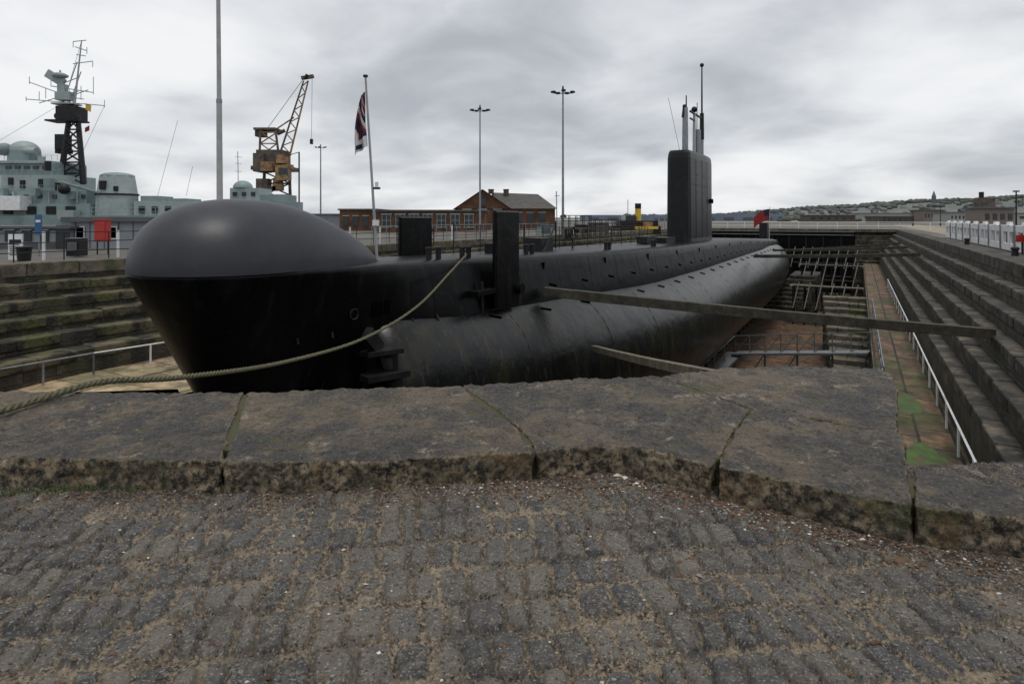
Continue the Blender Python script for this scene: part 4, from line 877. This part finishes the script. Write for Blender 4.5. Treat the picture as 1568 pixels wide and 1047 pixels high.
for i in range(1100):
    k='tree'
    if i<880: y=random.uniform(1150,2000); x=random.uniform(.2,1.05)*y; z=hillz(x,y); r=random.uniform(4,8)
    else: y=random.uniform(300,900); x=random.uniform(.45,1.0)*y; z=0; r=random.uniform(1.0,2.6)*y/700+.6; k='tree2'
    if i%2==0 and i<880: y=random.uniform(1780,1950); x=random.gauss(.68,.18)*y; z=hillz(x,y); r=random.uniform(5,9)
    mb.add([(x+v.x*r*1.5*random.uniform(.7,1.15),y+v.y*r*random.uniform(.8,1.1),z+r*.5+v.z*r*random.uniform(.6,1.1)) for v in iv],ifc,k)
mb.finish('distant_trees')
mb=MB(); Ys=1700; X=at(1430,Ys); z=hillz(X,Ys); mb.box((X,Ys,z+10),(8,8,22),'hr'); mb.cyl((X,Ys,z+21),(X,Ys,hz(292,Ys)),5.2,'hr',.3,n=4); mb.box((X+16,Ys,z+6),(24,10,12),'hr'); mb.finish('church')
mb=MB()
for x0,x1,yt,Yd,k in((1320,1410,327,330,'hw1'),(1240,1310,330,300,'cranegrey'),(1415,1445,322,280,'hw2'),(1455,1490,326,240,'hw1'),(1350,1400,332,220,'cranegrey'),(1540,1640,327,260,'hw1')):
    X0,X1=at(x0,Yd),at(x1,Yd);z=hz(yt,Yd); mb.box(((X0+X1)/2,Yd+5,z/2),(X1-X0,10,z),k); mb.box(((X0+X1)/2,Yd+5,z+.15),(X1-X0+1,11,.3),'hr')
    for i in range(6): mb.box((X0+(X1-X0)*(i+.5)/6,Yd-.05,z*.55),((X1-X0)/14,.1,z*.3),'glass')
mb.finish('distant_shed')
mb=MB(); Yk=110; X=at(1515,Yk)
mb.box((X,Yk,1.7),(6,4,3.4),'hw2'); mb.box((X,Yk,3.6),(6.6,4.6,.35),'shedroof'); mb.box((X-1,Yk,4.6),(2.4,2.4,1.7),'cranegrey'); mb.cyl((X-1.5,Yk,5.4),(X-1.5,Yk,6.6),.4,'dark')
for q in(-2,-.6,.8,2.2): mb.box((X+q,Yk-2.02,2),(.8,.1,1.1),'glass')
mb.finish('pump_house',.02)
for x,Yd,yt in((1556,60,293),(1440,130,318),(1398,120,325)): 
    mb=MB(); X=at(x,Yd); mb.cyl((X,Yd,0),(X,Yd,hz(yt,Yd)),.09,'dark',.06,n=8); mb.box((X,Yd,hz(yt,Yd)),(.5,.25,.14),'dark'); mb.cyl((X,Yd,0),(X,Yd,.6),.14,'dark',n=8); mb.finish('street_lamp')
M['path']=mk('pale_path',(0.30,0.26,0.20),(0.24,0.21,0.17),.3,.95,spec=.1)
mb=MB(); mb.add([(*A(7.5,10),.006),(*A(13,10),.006),(*A(13,180),.006),(*A(7.5,180),.006)],[(0,1,2,3)],'path'); mb.finish('quay_path')
M['water']=mk('river_water',(0.16,0.18,0.19),(0.13,0.15,0.16),.02,.25)
mb=MB(); mb.add([(100,470,.02),(900,470,.02),(2500,1100,.02),(0,1100,.02)],[(0,1,2,3)],'water'); mb.finish('river_water')

# ------------------------------------------------------------------ world, sun, camera
w=bpy.data.worlds.new('World'); scene.world=w; w.use_nodes=True; n=w.node_tree.nodes; l=w.node_tree.links
bg=n['Background']; bg.inputs[1].default_value=.1
sk=n.new('ShaderNodeTexSky'); sk.sky_type='NISHITA'; sk.sun_disc=False; sk.sun_elevation=math.radians(78); sk.sun_rotation=math.radians(157)
tc=n.new('ShaderNodeTexCoord'); sx=n.new('ShaderNodeSeparateXYZ'); l.new(tc.outputs['Generated'],sx.inputs[0])
def mth(op,a,b_=None):
    x=n.new('ShaderNodeMath'); x.operation=op
    for i,v in enumerate((a,b_)):
        if v is None: continue
        if isinstance(v,(int,float)): x.inputs[i].default_value=v
        else: l.new(v,x.inputs[i])
    return x.outputs[0]
zz=mth('ADD',mth('MAXIMUM',sx.outputs[2],0.0),.24)
cx=n.new('ShaderNodeCombineXYZ'); l.new(mth('DIVIDE',sx.outputs[0],zz),cx.inputs[0]); l.new(mth('DIVIDE',sx.outputs[1],zz),cx.inputs[1])
def wn(sc,det,rough,dist=0,off=0):
    x=n.new('ShaderNodeTexNoise'); x.inputs['Scale'].default_value=sc; x.inputs['Detail'].default_value=det; x.inputs['Roughness'].default_value=rough; x.inputs['Distortion'].default_value=dist
    mpn=n.new('ShaderNodeMapping'); mpn.inputs['Location'].default_value=(off,off*.7,0); l.new(cx.outputs[0],mpn.inputs[0]); l.new(mpn.outputs[0],x.inputs['Vector']); return x.outputs[0]
v=mth('ADD',mth('MULTIPLY',wn(.8,3,.45,.2,3.1),.60),mth('MULTIPLY',wn(2.2,6,.50,.3,8.2),.40))
r=n.new('ShaderNodeValToRGB'); cr=r.color_ramp; cr.interpolation='B_SPLINE'; cr.elements[0].position=.35; cr.elements[0].color=(.42,.445,.485,1); cr.elements[1].position=.63; cr.elements[1].color=(.95,.96,.97,1)
e_=cr.elements.new(.46); e_.color=(.63,.655,.69,1); e_=cr.elements.new(.54); e_.color=(.81,.825,.845,1); l.new(v,r.inputs[0])
sc2=n.new('ShaderNodeVectorMath'); sc2.operation='SCALE'; l.new(r.outputs[0],sc2.inputs[0]); sc2.inputs['Scale'].default_value=10
mx=n.new('ShaderNodeMix'); mx.data_type='RGBA'; mx.inputs[0].default_value=.95; l.new(sk.outputs[0],mx.inputs[6]); l.new(sc2.outputs[0],mx.inputs[7]); l.new(mx.outputs[2],bg.inputs[0])
sd=bpy.data.lights.new('sun','SUN'); sd.energy=1.4; sd.angle=math.radians(16); sd.color=(1,.96,.90); so=bpy.data.objects.new('sun',sd); scene.collection.objects.link(so)
so.rotation_euler=Vector((-.08,.19,-1)).to_track_quat('-Z','Y').to_euler()
cam=bpy.data.cameras.new('camera'); co_=bpy.data.objects.new('camera',cam); scene.collection.objects.link(co_); scene.camera=co_
co_.location=(0,0,EYE); co_.rotation_euler=(math.radians(90),0,0); cam.sensor_width=36; cam.lens=F/1568*36; cam.shift_y=-188.5/1568; cam.clip_start=.05; cam.clip_end=12000
scene.view_settings.view_transform='Standard'; scene.view_settings.look='None'; scene.view_settings.exposure=0
